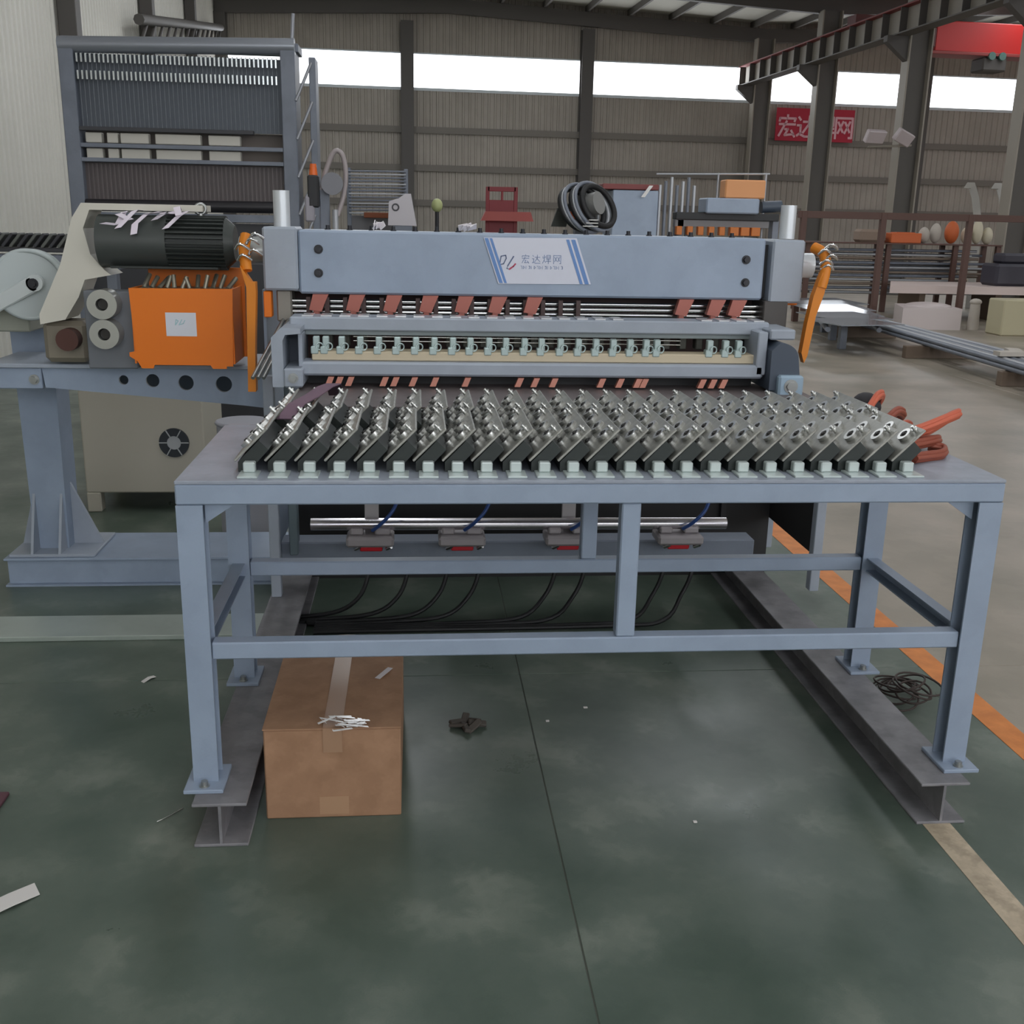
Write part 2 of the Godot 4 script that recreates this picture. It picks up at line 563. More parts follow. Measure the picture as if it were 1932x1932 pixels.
	# two floodlights on one bracket at the third column
	var fl2 := thing("floodlight_pair", "pair of pale floodlights on one bracket at the broad H-column", "floodlight", V(12.0, 3.4, -22.4), "", true)
	obj("bracket", sh().cyl(V(11.6, 3.5, -22.5), V(12.7, 3.56, -22.5), 0.025, -1.0, 8).cyl(V(12.64, 3.55, -22.5), V(12.64, 3.6, -22.92), 0.025, -1.0, 8), face, fl2)
	for i in 2:
		var hd := sh()
		hd.xf = Transform3D(Basis.from_euler(V(0.5, 0.2, -0.35 if i else 0.0)), V(11.7 if i == 0 else 12.42, 3.72, -22.4))
		hd.box(V(-0.26, -0.14, -0.07), V(0.26, 0.16, 0.07), 0.02)
		obj("head", hd, plain("lamp housing", 196, 184, 186, 0.4), fl2, "tilted white lamp head" if i else "level pale grey lamp head")

# a pen stroke: points on a unit square, drawn as flat bars
func stroke(s: Shape, pts: Array, size: float, w: float, deep: float) -> void:
	for i in range(0, pts.size() - 2, 2):
		var a := V(pts[i], pts[i + 1], 0) * size
		var b := V(pts[i + 2], pts[i + 3], 0) * size
		var d := (b - a).normalized()
		var u := V(-d.y, d.x, 0) * w * 0.5
		var k := V(0, 0, deep)
		a -= d * w * 0.3
		b += d * w * 0.3
		s.quad(a - u + k, a + u + k, b + u + k, b - u + k, Vector3.BACK)
		s.quad(a - u, a - u + k, b - u + k, b - u, -u.normalized())
		s.quad(a + u, a + u + k, b + u + k, b + u, u.normalized())
		s.quad(a - u, a + u, a + u + k, a - u + k, -d)
		s.quad(b - u, b + u, b + u + k, b - u + k, d)

# stroke-built characters, as far as the photograph lets them be read
const GLYPHS := [
	[[0.5, 1.0, 0.5, 0.85], [0.1, 0.72, 0.12, 0.85, 0.9, 0.85, 0.86, 0.72], [0.1, 0.58, 0.9, 0.58], [0.46, 0.72, 0.1, 0.05], [0.4, 0.35, 0.55, 0.35, 0.4, 0.08, 0.85, 0.14], [0.72, 0.3, 0.9, 0.02]],
	[[0.1, 0.92, 0.2, 0.8], [0.05, 0.55, 0.22, 0.55, 0.22, 0.2, 0.05, 0.08], [0.2, 0.15, 0.45, 0.04, 0.98, 0.04], [0.35, 0.72, 0.95, 0.72], [0.65, 0.98, 0.62, 0.6, 0.35, 0.22], [0.62, 0.55, 0.95, 0.22]],
	[[0.05, 0.8, 0.1, 0.6], [0.36, 0.82, 0.28, 0.66], [0.22, 0.98, 0.22, 0.45, 0.02, 0.05], [0.22, 0.35, 0.38, 0.15], [0.5, 0.95, 0.92, 0.95, 0.92, 0.58, 0.5, 0.58, 0.5, 0.95], [0.5, 0.77, 0.92, 0.77], [0.48, 0.44, 0.94, 0.44], [0.42, 0.26, 0.99, 0.26], [0.7, 0.58, 0.7, 0.0]],
	[[0.08, 0.0, 0.08, 0.94, 0.92, 0.94, 0.92, 0.04, 0.78, 0.04], [0.2, 0.75, 0.45, 0.3], [0.45, 0.78, 0.2, 0.25], [0.55, 0.75, 0.8, 0.3], [0.8, 0.78, 0.55, 0.25]],
]

# ---------------------------------------------------------------- the welding machine
func welding_machine() -> void:
	var p := paint()
	var pale := worn("machine grey paint", 160, 168, 180, 0.42, 0.0, 0.06, 1.2, 12)
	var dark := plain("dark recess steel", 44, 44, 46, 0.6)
	var chrome := plain("chrome rod", 225, 225, 225, 0.16, 1.0)
	var zinc := plain("zinc bolt", 168, 170, 168, 0.35, 0.8)
	var cu := plain("electrode copper", 166, 98, 86, 0.45, 0.2)
	var black := plain("black rubber", 48, 46, 50, 0.7)
	var t := thing("welding_machine", "large blue-grey wire mesh welding machine standing behind the work table", "machine", V(0, LEG, -1.75))
	# upper beam
	var beam := obj("upper_beam", sh().box(V(-0.965, 1.413, -1.74), V(0.888, 1.655, -1.5), 0.008), p, t)
	obj("end_block", sh().box(V(-1.1, 1.425, -1.72), V(-0.967, 1.664, -1.492), 0.008), pale, t)
	obj("end_block", sh().box(V(0.918, 1.402, -1.72), V(1.052, 1.652, -1.5), 0.008), pale, t)
	obj("dark_gap_piece", sh().box(V(0.888, 1.42, -1.70), V(0.918, 1.63, -1.56), 0.0), dark, t)  # dark piece filling the gap between beam and end block
	for q in [V(-0.887, 1.583, -1.5), V(-0.889, 1.493, -1.5), V(0.811, 1.572, -1.5), V(0.814, 1.482, -1.5)]:
		var b := sh()
		hex_bolt(b, q, Vector3.BACK, 0.013, 0.016)
		obj("bolt", b, plain("blackened bolt", 50, 50, 54, 0.45, 0.4), beam)
	for i in 20:
		var x := -0.86 + 0.0865 * i
		var b := sh()
		hex_bolt(b, V(x, 1.655, -1.63), Vector3.UP, 0.009, 0.018)
		obj("bolt", b, plain("blackened bolt", 50, 50, 54, 0.45, 0.4), beam)
	for x in [-1.034, 1.004]:
		obj("guide_post", sh().cyl(V(x, 1.655, -1.6), V(x, 1.80 if x < 0 else 1.787, -1.6), 0.032), plain("guide white", 212, 216, 220, 0.3, 0.3), t, "pale upright guide post")
	# crumpled white tags on top of the beam
	for x in [-0.656, -0.31]:
		var k := sh()
		for i in 5:
			k.xf = Transform3D(Basis.from_euler(V(rng.randf(), rng.randf() * 3.0, rng.randf())), V(x + rng.randf_range(-0.02, 0.02), 1.675, -1.55))
			k.box(V(-0.018, -0.012, -0.002), V(0.02, 0.014, 0.002), 0.0)
		solo("wadded_paper", k, plain("wadded paper", 222, 216, 220, 0.7), "wad of white paper on top of the upper beam, %s" % ("above its left bolts side" if x < -0.5 else "just left of the name plate"), "paper")
	# name plate: slanted white panel with blue end stripes
	var z := -1.4985
	var sign_ := obj("name_plate", sh().prism([Vector2(-0.248, 1.639), Vector2(0.12, 1.643), Vector2(0.183, 1.466), Vector2(-0.187, 1.463)], z, z + 0.004), plain("sign white", 206, 208, 220, 0.35), t, "white slanted name plate with blue edge stripes")
	var blue := plain("sign blue", 96, 134, 190, 0.4)
	for x in [[-0.244, 0.014], [-0.224, 0.010], [0.078, 0.012], [0.098, 0.016]]:
		obj("stripe", sh().prism([Vector2(x[0], 1.637), Vector2(x[0] + x[1], 1.637), Vector2(x[0] + x[1] + 0.061, 1.466), Vector2(x[0] + 0.061, 1.466)], z + 0.004, z + 0.0055), blue, sign_)
	var navy := plain("sign navy", 92, 104, 136, 0.5)
	var lg := sh()
	lg.xf = Transform3D(Basis.IDENTITY, V(-0.183, 1.525, z + 0.004))
	stroke(lg, [0.0, 0.2, 0.1, 0.85, 0.45, 0.92, 0.5, 0.7, 0.3, 0.3, 0.1, 0.25], 0.052, 0.004, 0.0012)
	stroke(lg, [0.62, 0.15, 1.05, 0.85], 0.052, 0.005, 0.0012)
	stroke(lg, [0.62, 0.15, 0.55, -0.05, 0.8, -0.1], 0.052, 0.0025, 0.0012)
	obj("emblem", lg, navy, sign_)
	lg = sh()
	lg.xf = Transform3D(Basis.IDENTITY, V(-0.183, 1.525, z + 0.004))
	stroke(lg, [0.75, -0.1, 1.05, 0.12, 1.2, 0.3], 0.052, 0.006, 0.0013)
	obj("emblem", lg, plain("sign red", 176, 66, 92, 0.5), sign_)
	for i in 4:
		lg = sh()
		lg.xf = Transform3D(Basis.IDENTITY, V(-0.098 + 0.042 * i, 1.543, z + 0.004))
		for g in GLYPHS[i]:
			stroke(lg, g, 0.034, 0.0026, 0.0012)
		obj("character", lg, plain("sign grey blue", 140, 156, 188, 0.5), sign_)
	lg = sh()
	for i in 16:
		lg.xf = Transform3D(Basis.IDENTITY, V(-0.1 + 0.0108 * i, 1.522, z + 0.004))
		stroke(lg, [0.0, 0.0, 0.0, 1.0] if i % 3 else [0.5, 0.0, 0.5, 1.0, 0.0, 1.0], 0.011, 0.0018, 0.001)
		if i % 2:
			stroke(lg, [0.0, 1.0, 0.55, 0.5, 0.0, 0.0], 0.011, 0.0016, 0.001)
	obj("small_print", lg, plain("sign grey blue", 140, 156, 188, 0.5), sign_)

	# rods and copper electrodes under the beam
	for y in [1.382, 1.361, 1.34]:
		obj("rod", sh().cyl(V(-1.0, y, -1.56), V(0.9, y, -1.56), 0.0075, -1.0, 12), chrome, t)
	var xs := [-0.893, -0.75, -0.605, -0.463, -0.323, -0.19, -0.048, 0.567, 0.698, 0.786]
	for i in xs.size():
		var e := sh()
		var x: float = xs[i]
		e.prism([Vector2(x - 0.036, 1.352), Vector2(x - 0.02, 1.412), Vector2(x + 0.04, 1.412), Vector2(x + 0.022, 1.372), Vector2(x + 0.012, 1.345)], -1.525, -1.49)
		e.box(V(x - 0.02, 1.325, -1.52), V(x + 0.004, 1.36, -1.495), 0.003)
		obj("electrode", e, cu, t, "copper electrode")
	for i in 16:
		var x := -0.93 + 0.0715 * i
		obj("rod_clip", sh().box(V(x - 0.012, 1.33, -1.53), V(x + 0.006, 1.4, -1.515), 0.001), plain("brown clip", 74, 56, 54, 0.6), t)
	obj("back_panel", sh().box(V(-1.02, 1.13, -1.68), V(0.93, 1.41, -1.66), 0.0), plain("shadowed red oxide", 62, 44, 44, 0.7), t)  # shade of the recess is part of this dark colour
	# upper sill
	var sill := obj("upper_sill", sh().box(V(-0.985, 1.292, -1.44), V(0.862, 1.342, -1.3), 0.005), pale, t)
	for i in 26:
		var x := -0.94 + 0.0697 * i
		if x < 0.25 or i > 21:
			obj("wire_guide", sh().box(V(x, 1.342, -1.40), V(x + 0.042, 1.348, -1.31), 0.001), plain("polished insert", 214, 216, 220, 0.25, 0.5), sill)
	obj("upper_lip", sh().box(V(-0.93, 1.274, -1.44), V(0.80, 1.292, -1.32), 0.002), plain("lip grey green", 132, 142, 144, 0.5), t)
	# clevises
	var hx := [-0.883, -0.848, -0.789, -0.72, -0.651, -0.582, -0.512, -0.443, -0.373, -0.307, -0.236, -0.172, -0.101, -0.036, 0.037, 0.106, 0.174, 0.241, 0.307, 0.369, 0.411, 0.618, 0.681, 0.733]
	var zc := plain("zinc clevis", 178, 194, 192, 0.35, 0.45)
	var hold: MeshInstance3D
	for i in hx.size():
		var s := sh()
		s.box(V(-0.012, 1.228, -1.275), V(0.012, 1.276, -1.245), 0.003)
		s.box(V(-0.02, 1.212, -1.27), V(0.008, 1.24, -1.235), 0.003)
		s.cyl(V(-0.004, 1.19, -1.255), V(-0.002, 1.215, -1.255), 0.005, -1.0, 8)
		s.torus(V(0.012, 1.24, -1.24), V(0.3, 0, 1), 0.013, 0.0028, 16, 6)
		if i == 0:
			hold = obj("wire_clevis", s, zc, t)
			hold.position.x = hx[0]
		else:
			var h2: MeshInstance3D = hold.duplicate()
			h2.name = numbered("wire_clevis", t)
			t.add_child(h2, true)
			h2.position.x = hx[i]
	for y in [1.268, 1.252]:
		obj("tie_wire", sh().cyl(V(-0.75, y, -1.33), V(0.52, y - 0.004, -1.33), 0.0025, -1.0, 6), plain("bright wire", 196, 196, 190, 0.25, 0.9), t)
	for i in 26:
		var x := -0.86 + 0.066 * i
		obj("press_finger", sh().box(V(x, 1.225, -1.42), V(x + 0.03, 1.29, -1.37), 0.004), plain("dark finger", 72, 72, 66, 0.5, 0.3), t)
	obj("insulating_bar", sh().box(V(-0.9, 1.188, -1.34), V(0.8, 1.222, -1.24), 0.003), plain("insulator cream", 198, 184, 158, 0.6), t, "cream insulating bar")
	obj("lower_sill", sh().box(V(-0.94, 1.136, -1.32), V(0.82, 1.187, -1.2), 0.008), pale, t)
	for x in [-0.835, -0.80, -0.76, -0.632, -0.592, -0.523, -0.443, -0.323, -0.122, -0.061, 0.01, 0.194, 0.266, 0.335, 0.36, 0.587, 0.629, 0.671]:
		obj("electrode_tip", sh().prism([Vector2(x - 0.018, 1.096), Vector2(x + 0.004, 1.096), Vector2(x + 0.018, 1.13), Vector2(x - 0.004, 1.13)], -1.24, -1.215), plain("tip copper", 206, 140, 122, 0.4, 0.2), t, "copper electrode tip")
	obj("feed_plate", sh().box(V(-0.95, 1.08, -1.4), V(0.98, 1.088, -0.82), 0.002), worn("brown steel plate", 118, 108, 108, 0.5, 0.2, 0.1, 2.0, 71), t, "bare brownish steel feed plate")
	obj("painted_tip_shadow", sh().box(V(-0.93, 1.088, -1.36), V(0.82, 1.134, -1.34), 0.0), dark, t)  # dark strip painted in for the shaded gap behind the tips

	# end brackets of the lower sills
	var bl := obj("end_bracket", sh().prism([Vector2(-1.036, 1.1), Vector2(-1.036, 1.28), Vector2(-1.0, 1.315), Vector2(-0.93, 1.315), Vector2(-0.93, 1.295), Vector2(-0.985, 1.29), Vector2(-0.995, 1.27), Vector2(-0.995, 1.1)], -1.42, -1.15), pale, t)
	obj("bracket_web", sh().box(V(-0.995, 1.1, -1.42), V(-0.93, 1.295, -1.36), 0.0), plain("shaded slate", 82, 90, 104, 0.5), bl)  # shade inside the bracket is put into this darker grey
	obj("inner_cheek", sh().box(V(-0.945, 1.17, -1.36), V(-0.93, 1.29, -1.2), 0.002), pale, bl)
	obj("foot_block", sh().box(V(-0.995, 1.1, -1.36), V(-0.925, 1.17, -1.14), 0.006), pale, bl)
	var b := sh()
	hex_bolt(b, V(-0.96, 1.135, -1.14), Vector3.BACK, 0.014, 0.014)
	obj("bolt", b, zinc, bl)
	var slate := plain("slate cover", 66, 76, 90, 0.45)
	var arc := [Vector2(0.83, 1.1), Vector2(0.83, 1.25)]
	for i in 9:
		var a := PI * 0.5 * i / 8.0
		arc.append(Vector2(0.862 + 0.075 * sin(a), 1.22 + 0.06 * cos(a)))
	arc.append(Vector2(0.955, 1.1))
	obj("gear_cover", sh().prism(arc, -1.4, -1.15), slate, t, "dark slate gear cover with a rounded top")
	var brr := obj("end_bracket", sh().box(V(0.79, 1.15, -1.42), V(0.828, 1.315, -1.2), 0.004), pale, t)
	obj("cover_cap", sh().box(V(0.835, 1.285, -1.42), V(0.935, 1.325, -1.2), 0.006), pale, brr)
	var fb := obj("foot_block", sh().box(V(0.858, 1.078, -1.3), V(0.955, 1.16, -1.12), 0.008), plain("pale blue block", 150, 172, 190, 0.4), t)
	b = sh()
	hex_bolt(b, V(0.905, 1.12, -1.12), Vector3.BACK, 0.02, 0.012)
	obj("bolt", b, zinc, fb)
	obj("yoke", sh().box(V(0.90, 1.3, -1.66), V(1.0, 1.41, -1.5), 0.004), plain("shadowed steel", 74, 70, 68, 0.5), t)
	obj("slide_post", sh().box(V(-1.06, 1.30, -1.66), V(-1.0, 1.425, -1.54), 0.006), plain("worn bronze grey", 140, 136, 128, 0.4, 0.3), t)

	# frame, legs and the dark interior seen under the table
	for x in [-1.13, 1.232]:
		obj("front_leg", sh().box(V(x, LEG, -1.6), V(x + 0.042, 1.08 if x < 0 else 0.79, -1.55), 0.003), pale, t)
		obj("rear_leg", sh().box(V(x, LEG, -2.25), V(x + 0.042, 1.3 if x < 0 else 0.66, -2.2), 0.003), pale, t)
	obj("side_plate", sh().box(V(-1.122, 0.3, -2.2), V(-1.11, 1.42, -1.6), 0.0), p, t)
	obj("side_plate", sh().box(V(1.24, 0.3, -2.2), V(1.252, 0.66, -1.6), 0.0), plain("interior shade black", 34, 33, 34, 0.6), t)  # black colour stands for the shaded machine interior
	obj("upright", sh().box(V(-1.055, 0.3, -1.7), V(-1.02, 1.1, -1.62), 0.003), plain("dusty teal", 96, 110, 116, 0.5), t)
	obj("rear_panel", sh().box(V(-1.1, 0.0, -2.2), V(1.24, 0.66, -2.18), 0.0), plain("interior shade black", 34, 33, 34, 0.6), t)  # added black sheet: keeps the interior dark, stops light from behind
	obj("panel_rib", sh().box(V(0.985, 0.3, -2.18), V(1.01, 0.66, -2.15), 0.0), dark, t)
	obj("cross_beam", sh().box(V(-1.1, 0.27, -1.78), V(1.0, 0.345, -1.66), 0.006), worn("cross beam paint", 120, 128, 142, 0.5, 0.0, 0.08, 1.0, 14), t)
	obj("air_pipe", sh().cyl(V(-0.96, 0.445, -1.6), V(0.842, 0.44, -1.6), 0.026, -1.0, 24), plain("pipe aluminium", 214, 210, 214, 0.22, 0.9), t, "bright aluminium air pipe")
	for i in 4:
		var x: float = [-0.709, -0.32, 0.138, 0.627][i]
		var cl := obj("clamp_block", sh().box(V(x - 0.1, 0.362, -1.66), V(x + 0.1, 0.405, -1.52), 0.01).box(V(x - 0.085, 0.405, -1.64), V(x - 0.03, 0.432, -1.56), 0.006).box(V(x + 0.02, 0.405, -1.64), V(x + 0.085, 0.432, -1.56), 0.006), plain("cast aluminium", 166, 160, 162, 0.45, 0.3), t)
		obj("red_pad", sh().cyl(V(x - 0.045, 0.347, -1.585), V(x + 0.05, 0.347, -1.585), 0.015, -1.0, 14).box(V(x - 0.045, 0.33, -1.6), V(x + 0.05, 0.362, -1.57), 0.004), plain("signal red", 196, 28, 42, 0.4), cl, "red pad")
		var fit := sh()
		for s in [-0.065, 0.068]:
			fit.cyl(V(x + s, 0.345, -1.56), V(x + s + 0.02, 0.36, -1.54), 0.008, -1.0, 8)
		obj("fitting", fit, chrome, cl)
		obj("blue_hose", sh().tube([V(x + 0.01, 0.43, -1.55), V(x + 0.05, 0.47, -1.52), V(x + 0.1, 0.53, -1.52), V(x + 0.14, 0.62, -1.58)], 0.008), plain("blue hose", 40, 72, 132, 0.4), cl, "blue air hose")
	obj("hanger", sh().box(V(-0.735, 0.4, -1.655), V(-0.675, 0.7, -1.64), 0.002), plain("hanger grey", 168, 164, 164, 0.5), t)
	obj("hanger", sh().box(V(0.12, 0.4, -1.655), V(0.18, 0.7, -1.64), 0.002), plain("hanger grey", 168, 164, 164, 0.5), t)
	# black supply cables that loop to the floor and run off to the left
	var rubber := plain("cable black", 24, 24, 26, 0.55)
	var tops := [-0.72, -0.551, -0.378, -0.239, 0.1, 0.23, 0.587, 0.719]
	for i in tops.size():
		var x: float = tops[i]
		var fz := -1.62 + 0.02 * i
		obj("supply_cable", sh().tube([V(x, 0.3, -1.68), V(x - 0.005, 0.2, -1.64), V(x - 0.05, 0.1, -1.62), V(x - 0.16, 0.035, fz), V(x - 0.4, 0.012, fz), V(minf(x - 0.6, -0.72), 0.012, fz + 0.02), V(-0.95, 0.012, fz + 0.03)], 0.0095), rubber, t)
	# orange cable troughs at both ends
	var orange := plain("orange paint", 226, 116, 10, 0.45)
	var amber := plain("amber paint", 214, 126, 22, 0.5)
	obj("cable_trough", sh().tube([V(-1.16, 1.63, -1.5), V(-1.165, 1.58, -1.47), V(-1.155, 1.5, -1.44)], 0.022, 10).prism([Vector2(-1.175, 1.52), Vector2(-1.135, 1.46), Vector2(-1.12, 1.46), Vector2(-1.12, 1.42), Vector2(-1.132, 1.2), Vector2(-1.136, 1.04), Vector2(-1.166, 1.04), Vector2(-1.155, 1.44)], -1.46, -1.41), amber, t, "orange cable trough")
	obj("cable_trough", sh().tube([V(1.085, 1.625, -1.5), V(1.115, 1.6, -1.46), V(1.12, 1.54, -1.44), V(1.105, 1.47, -1.43)], 0.022, 10).prism([Vector2(1.128, 1.53), Vector2(1.118, 1.45), Vector2(1.092, 1.36), Vector2(1.072, 1.2), Vector2(1.06, 1.17), Vector2(1.046, 1.21), Vector2(1.058, 1.33), Vector2(1.075, 1.44), Vector2(1.102, 1.53)], -1.46, -1.42), amber, t, "orange cable trough")
	obj("orange_guard", sh().box(V(-1.105, 1.32, -1.56), V(-1.075, 1.42, -1.5), 0.003), orange, t, "small orange guard")
	obj("orange_guard", sh().box(V(1.0, 1.39, -1.6), V(1.06, 1.48, -1.56), 0.003), orange, t, "small orange guard")
	obj("hub", sh().cyl(V(-1.2, 1.57, -1.6), V(-1.1, 1.57, -1.6), 0.055), zinc, t)
	obj("hub", sh().cyl(V(1.052, 1.55, -1.6), V(1.12, 1.55, -1.6), 0.05), plain("guide white", 212, 216, 220, 0.3, 0.3), t)
	for x in [-1.165, 1.112]:
		var k := sh()
		for i in 5:
			var a := V(x + rng.randf_range(-0.03, 0.03), 1.54 + 0.02 * i, -1.44)
			k.tube([a, a + V(0.02, 0.02, 0.02), a + V(0.05, 0.0, 0.0)], 0.006, 6, 3)
		obj("hose_fitting", k, chrome, t)
	obj("guard_rods", sh().cyl(V(-1.09, 1.11, -1.3), V(-0.99, 1.32, -1.56), 0.008, -1.0, 8).cyl(V(-1.11, 1.11, -1.3), V(-1.01, 1.32, -1.56), 0.008, -1.0, 8).cyl(V(-1.13, 1.11, -1.3), V(-1.03, 1.32, -1.56), 0.008, -1.0, 8), zinc, t)

func drive_side() -> void:
	var p := paint()
	var pale := worn("machine grey paint", 160, 168, 180)
	var zinc := plain("zinc bolt", 168, 170, 168, 0.35, 0.8)
	# stand: floor beam, post with gussets, drilled arm
	var t := thing("outrigger_stand", "blue-grey welded stand with a flared post and drilled arm at left", "stand", V(-1.8, 0, -2.2))
	obj("floor_beam", sh().box(V(-2.43, 0.0, -2.52), V(-1.15, 0.008, -2.1), 0.0).box(V(-2.42, 0.008, -2.5), V(-1.15, 0.126, -2.12), 0.003).box(V(-2.43, 0.126, -2.52), V(-1.15, 0.137, -2.1), 0.003), p, t)
	obj("base_plate", sh().box(V(-2.41, 0.137, -2.48), V(-2.02, 0.152, -2.12), 0.003), pale, t)
	obj("post", sh().prism([Vector2(-2.32, 0.152), Vector2(-2.165, 0.152), Vector2(-2.155, 1.22), Vector2(-2.335, 1.22)], -2.4, -2.22), p, t)
	for g in [[-2.405, -2.32], [-2.03, -2.165]]:
		obj("gusset", sh().prism([Vector2(g[0], 0.152), Vector2(g[1], 0.152), Vector2(g[1], 0.46)], -2.32, -2.3), pale, t)
	for x in [-2.305, -2.18]:
		obj("gusset", sh().prism([Vector2(-2.12, 0.152), Vector2(-2.22, 0.152), Vector2(-2.22, 0.42)], x - 0.006, x + 0.006, "x"), pale, t)
	obj("arm_flange", sh().box(V(-2.3, 1.07, -2.2), V(-1.145, 1.088, -1.8), 0.003), pale, t)
	obj("arm_seat", sh().box(V(-2.32, 0.98, -2.22), V(-2.08, 1.07, -1.82), 0.004), p, t)
	var cb := CSGPolygon3D.new()
	cb.name = "drilled_web"
	cb.polygon = PackedVector2Array([Vector2(-2.08, 1.07), Vector2(-1.145, 1.07), Vector2(-1.145, 0.9), Vector2(-1.25, 0.912), Vector2(-2.07, 0.985)])
	cb.depth = 0.016
	cb.material = p
	for h in [[-1.748, 1.019, 0.020], [-1.628, 1.017, 0.028], [-1.49, 1.009, 0.032], [-1.332, 1.004, 0.034]]:
		var cy := CSGCylinder3D.new()
		cy.radius = h[2]
		cy.height = 0.1
		cy.sides = 28
		cy.rotation.x = PI / 2
		cy.position = V(h[0], h[1], 0.0)
		cy.operation = CSGShape3D.OPERATION_SUBTRACTION
		cy.name = "hole"
		cb.add_child(cy, true)
	cb.position = V(1.8, 0, 2.2) + V(0, 0, -1.83)
	t.add_child(cb, true)
	obj("added_hole_backing", sh().prism([Vector2(-2.08, 1.07), Vector2(-1.145, 1.07), Vector2(-1.145, 0.9), Vector2(-1.25, 0.9), Vector2(-2.07, 0.96)], -2.19, -2.17), plain("slate cover", 66, 76, 90), t)  # added dark backing so the arm holes look dark inside
	var b := sh()
	hex_bolt(b, V(-2.29, 1.02, -2.22), Vector3.BACK, 0.02, 0.02)
	hex_bolt(b, V(-2.11, 1.02, -1.82), Vector3.BACK, 0.016, 0.016)
	obj("bolt", b, zinc, t)

	# orange box
	var orange := plain("orange paint", 226, 116, 10, 0.45)
	var ob := thing("guard_box", "bright orange sheet metal guard box with a white label below the motor", "guard", V(-1.44, 1.1, -1.7))
	obj("front_panel", sh().prism([Vector2(-1.64, 1.418), Vector2(-1.238, 1.42), Vector2(-1.25, 1.112), Vector2(-1.276, 1.112), Vector2(-1.276, 1.102), Vector2(-1.33, 1.102), Vector2(-1.34, 1.116), Vector2(-1.56, 1.116), Vector2(-1.565, 1.102), Vector2(-1.61, 1.102), Vector2(-1.625, 1.13), Vector2(-1.655, 1.15), Vector2(-1.655, 1.165), Vector2(-1.63, 1.17)], -1.606, -1.598), orange, ob)
	obj("side_panel", sh().box(V(-1.638, 1.12, -1.85), V(-1.63, 1.418, -1.606), 0.001), orange, ob)
	obj("side_panel", sh().box(V(-1.25, 1.12, -1.85), V(-1.242, 1.418, -1.606), 0.001), orange, ob)
	obj("rear_panel", sh().box(V(-1.62, 1.12, -1.87), V(-1.23, 1.49, -1.85), 0.001), orange, ob)
	var lb := obj("label", sh().box(V(-1.505, 1.232, -1.598), V(-1.386, 1.325, -1.5965), 0.0), plain("sticker white", 210, 212, 220, 0.5), ob, "white rectangular sticker")
	var mk := sh()
	mk.xf = Transform3D(Basis.IDENTITY, V(-1.468, 1.276, -1.5965))
	stroke(mk, [0.0, 0.0, 0.15, 0.9, 0.5, 0.7, 0.1, 0.1], 0.024, 0.003, 0.0006)
	stroke(mk, [0.6, 0.0, 1.1, 0.9], 0.024, 0.003, 0.0006)
	stroke(mk, [0.8, 0.1, 1.3, 0.25, 1.6, 0.8], 0.024, 0.003, 0.0006)
	obj("emblem", mk, plain("emblem teal", 150, 190, 196, 0.5), lb)
	var gp := thing("gear_train", "row of oily steel gear parts poking out between motor and orange box", "gear", V(-1.44, 1.36, -1.72))
	var oily := plain("oily steel", 142, 138, 124, 0.35, 0.6)
	obj("gear_case", sh().box(V(-1.62, 1.36, -1.8), V(-1.26, 1.415, -1.64), 0.006), oily, gp)
	for i in 12:
		var x := -1.6 + 0.03 * i
		obj("gear_pin", sh().cyl(V(x, 1.415, -1.68), V(x + rng.randf_range(-0.02, 0.03), 1.45 + rng.randf() * 0.02, -1.68 - rng.randf() * 0.08), 0.009, -1.0, 8), oily, gp)

	# motor
	var m := thing("drive_motor", "dark grey-green electric motor with a ribbed right half above the orange box", "motor", V(-1.52, 1.49, -1.75))
	var mg := plain("motor paint", 66, 70, 68, 0.38)
	obj("smooth_shell", sh().cyl(V(-1.77, 1.592, -1.75), V(-1.50, 1.592, -1.75), 0.104, -1.0, 40), mg, m)
	obj("core", sh().cyl(V(-1.50, 1.592, -1.75), V(-1.27, 1.592, -1.75), 0.092, -1.0, 40), plain("motor dark", 46, 50, 48, 0.5), m)
	for i in 32:
		var a := TAU * i / 32.0
		var f := sh()
		f.xf = Transform3D(Basis(Vector3.RIGHT, a), V(0, 1.592, -1.75))
		f.box(V(-1.50, 0.088, -0.003), V(-1.275, 0.108, 0.003), 0.0)
		obj("cooling_fin", f, plain("motor dark", 46, 50, 48, 0.5), m)
	obj("end_bell", sh().cyl(V(-1.275, 1.592, -1.75), V(-1.24, 1.592, -1.75), 0.1, 0.07, 36), mg, m)
	obj("motor_foot", sh().box(V(-1.72, 1.49, -1.84), V(-1.3, 1.5, -1.66), 0.002), plain("motor dark", 46, 50, 48, 0.5), m)
	obj("lifting_eye", sh().torus(V(-1.372, 1.724, -1.74), V(0.2, 0, 1), 0.02, 0.006, 20, 8).cyl(V(-1.372, 1.69, -1.74), V(-1.372, 1.706, -1.74), 0.01), zinc, m)
	# white ribbon scraps on the motor
	var rb := sh()
	for i in 9:
		var a := V(-1.66 + 0.03 * i, 1.70 + rng.randf_range(0, 0.015), -1.70 + rng.randf_range(-0.02, 0.02))
		rb.strip([a, a + V(rng.randf_range(-0.06, 0.05), rng.randf_range(-0.05, 0.02), 0.045), a + V(rng.randf_range(-0.08, 0.03), rng.randf_range(-0.08, 0.0), 0.062)], V(0.026, 0.006, 0), V(0, 0.0006, 0.0008))
	solo("plastic_ribbon", rb, plain("ribbon white", 222, 212, 222, 0.5), "tuft of pale plastic ribbon lying on top of the dark motor", "ribbon")

	# cream belt guard behind and around the motor
	var g := thing("belt_guard", "cream sheet metal belt guard curving round the motor's left end", "guard", V(-1.8, 1.15, -1.9))
	var cream := plain("cream paint", 206, 202, 190, 0.45)
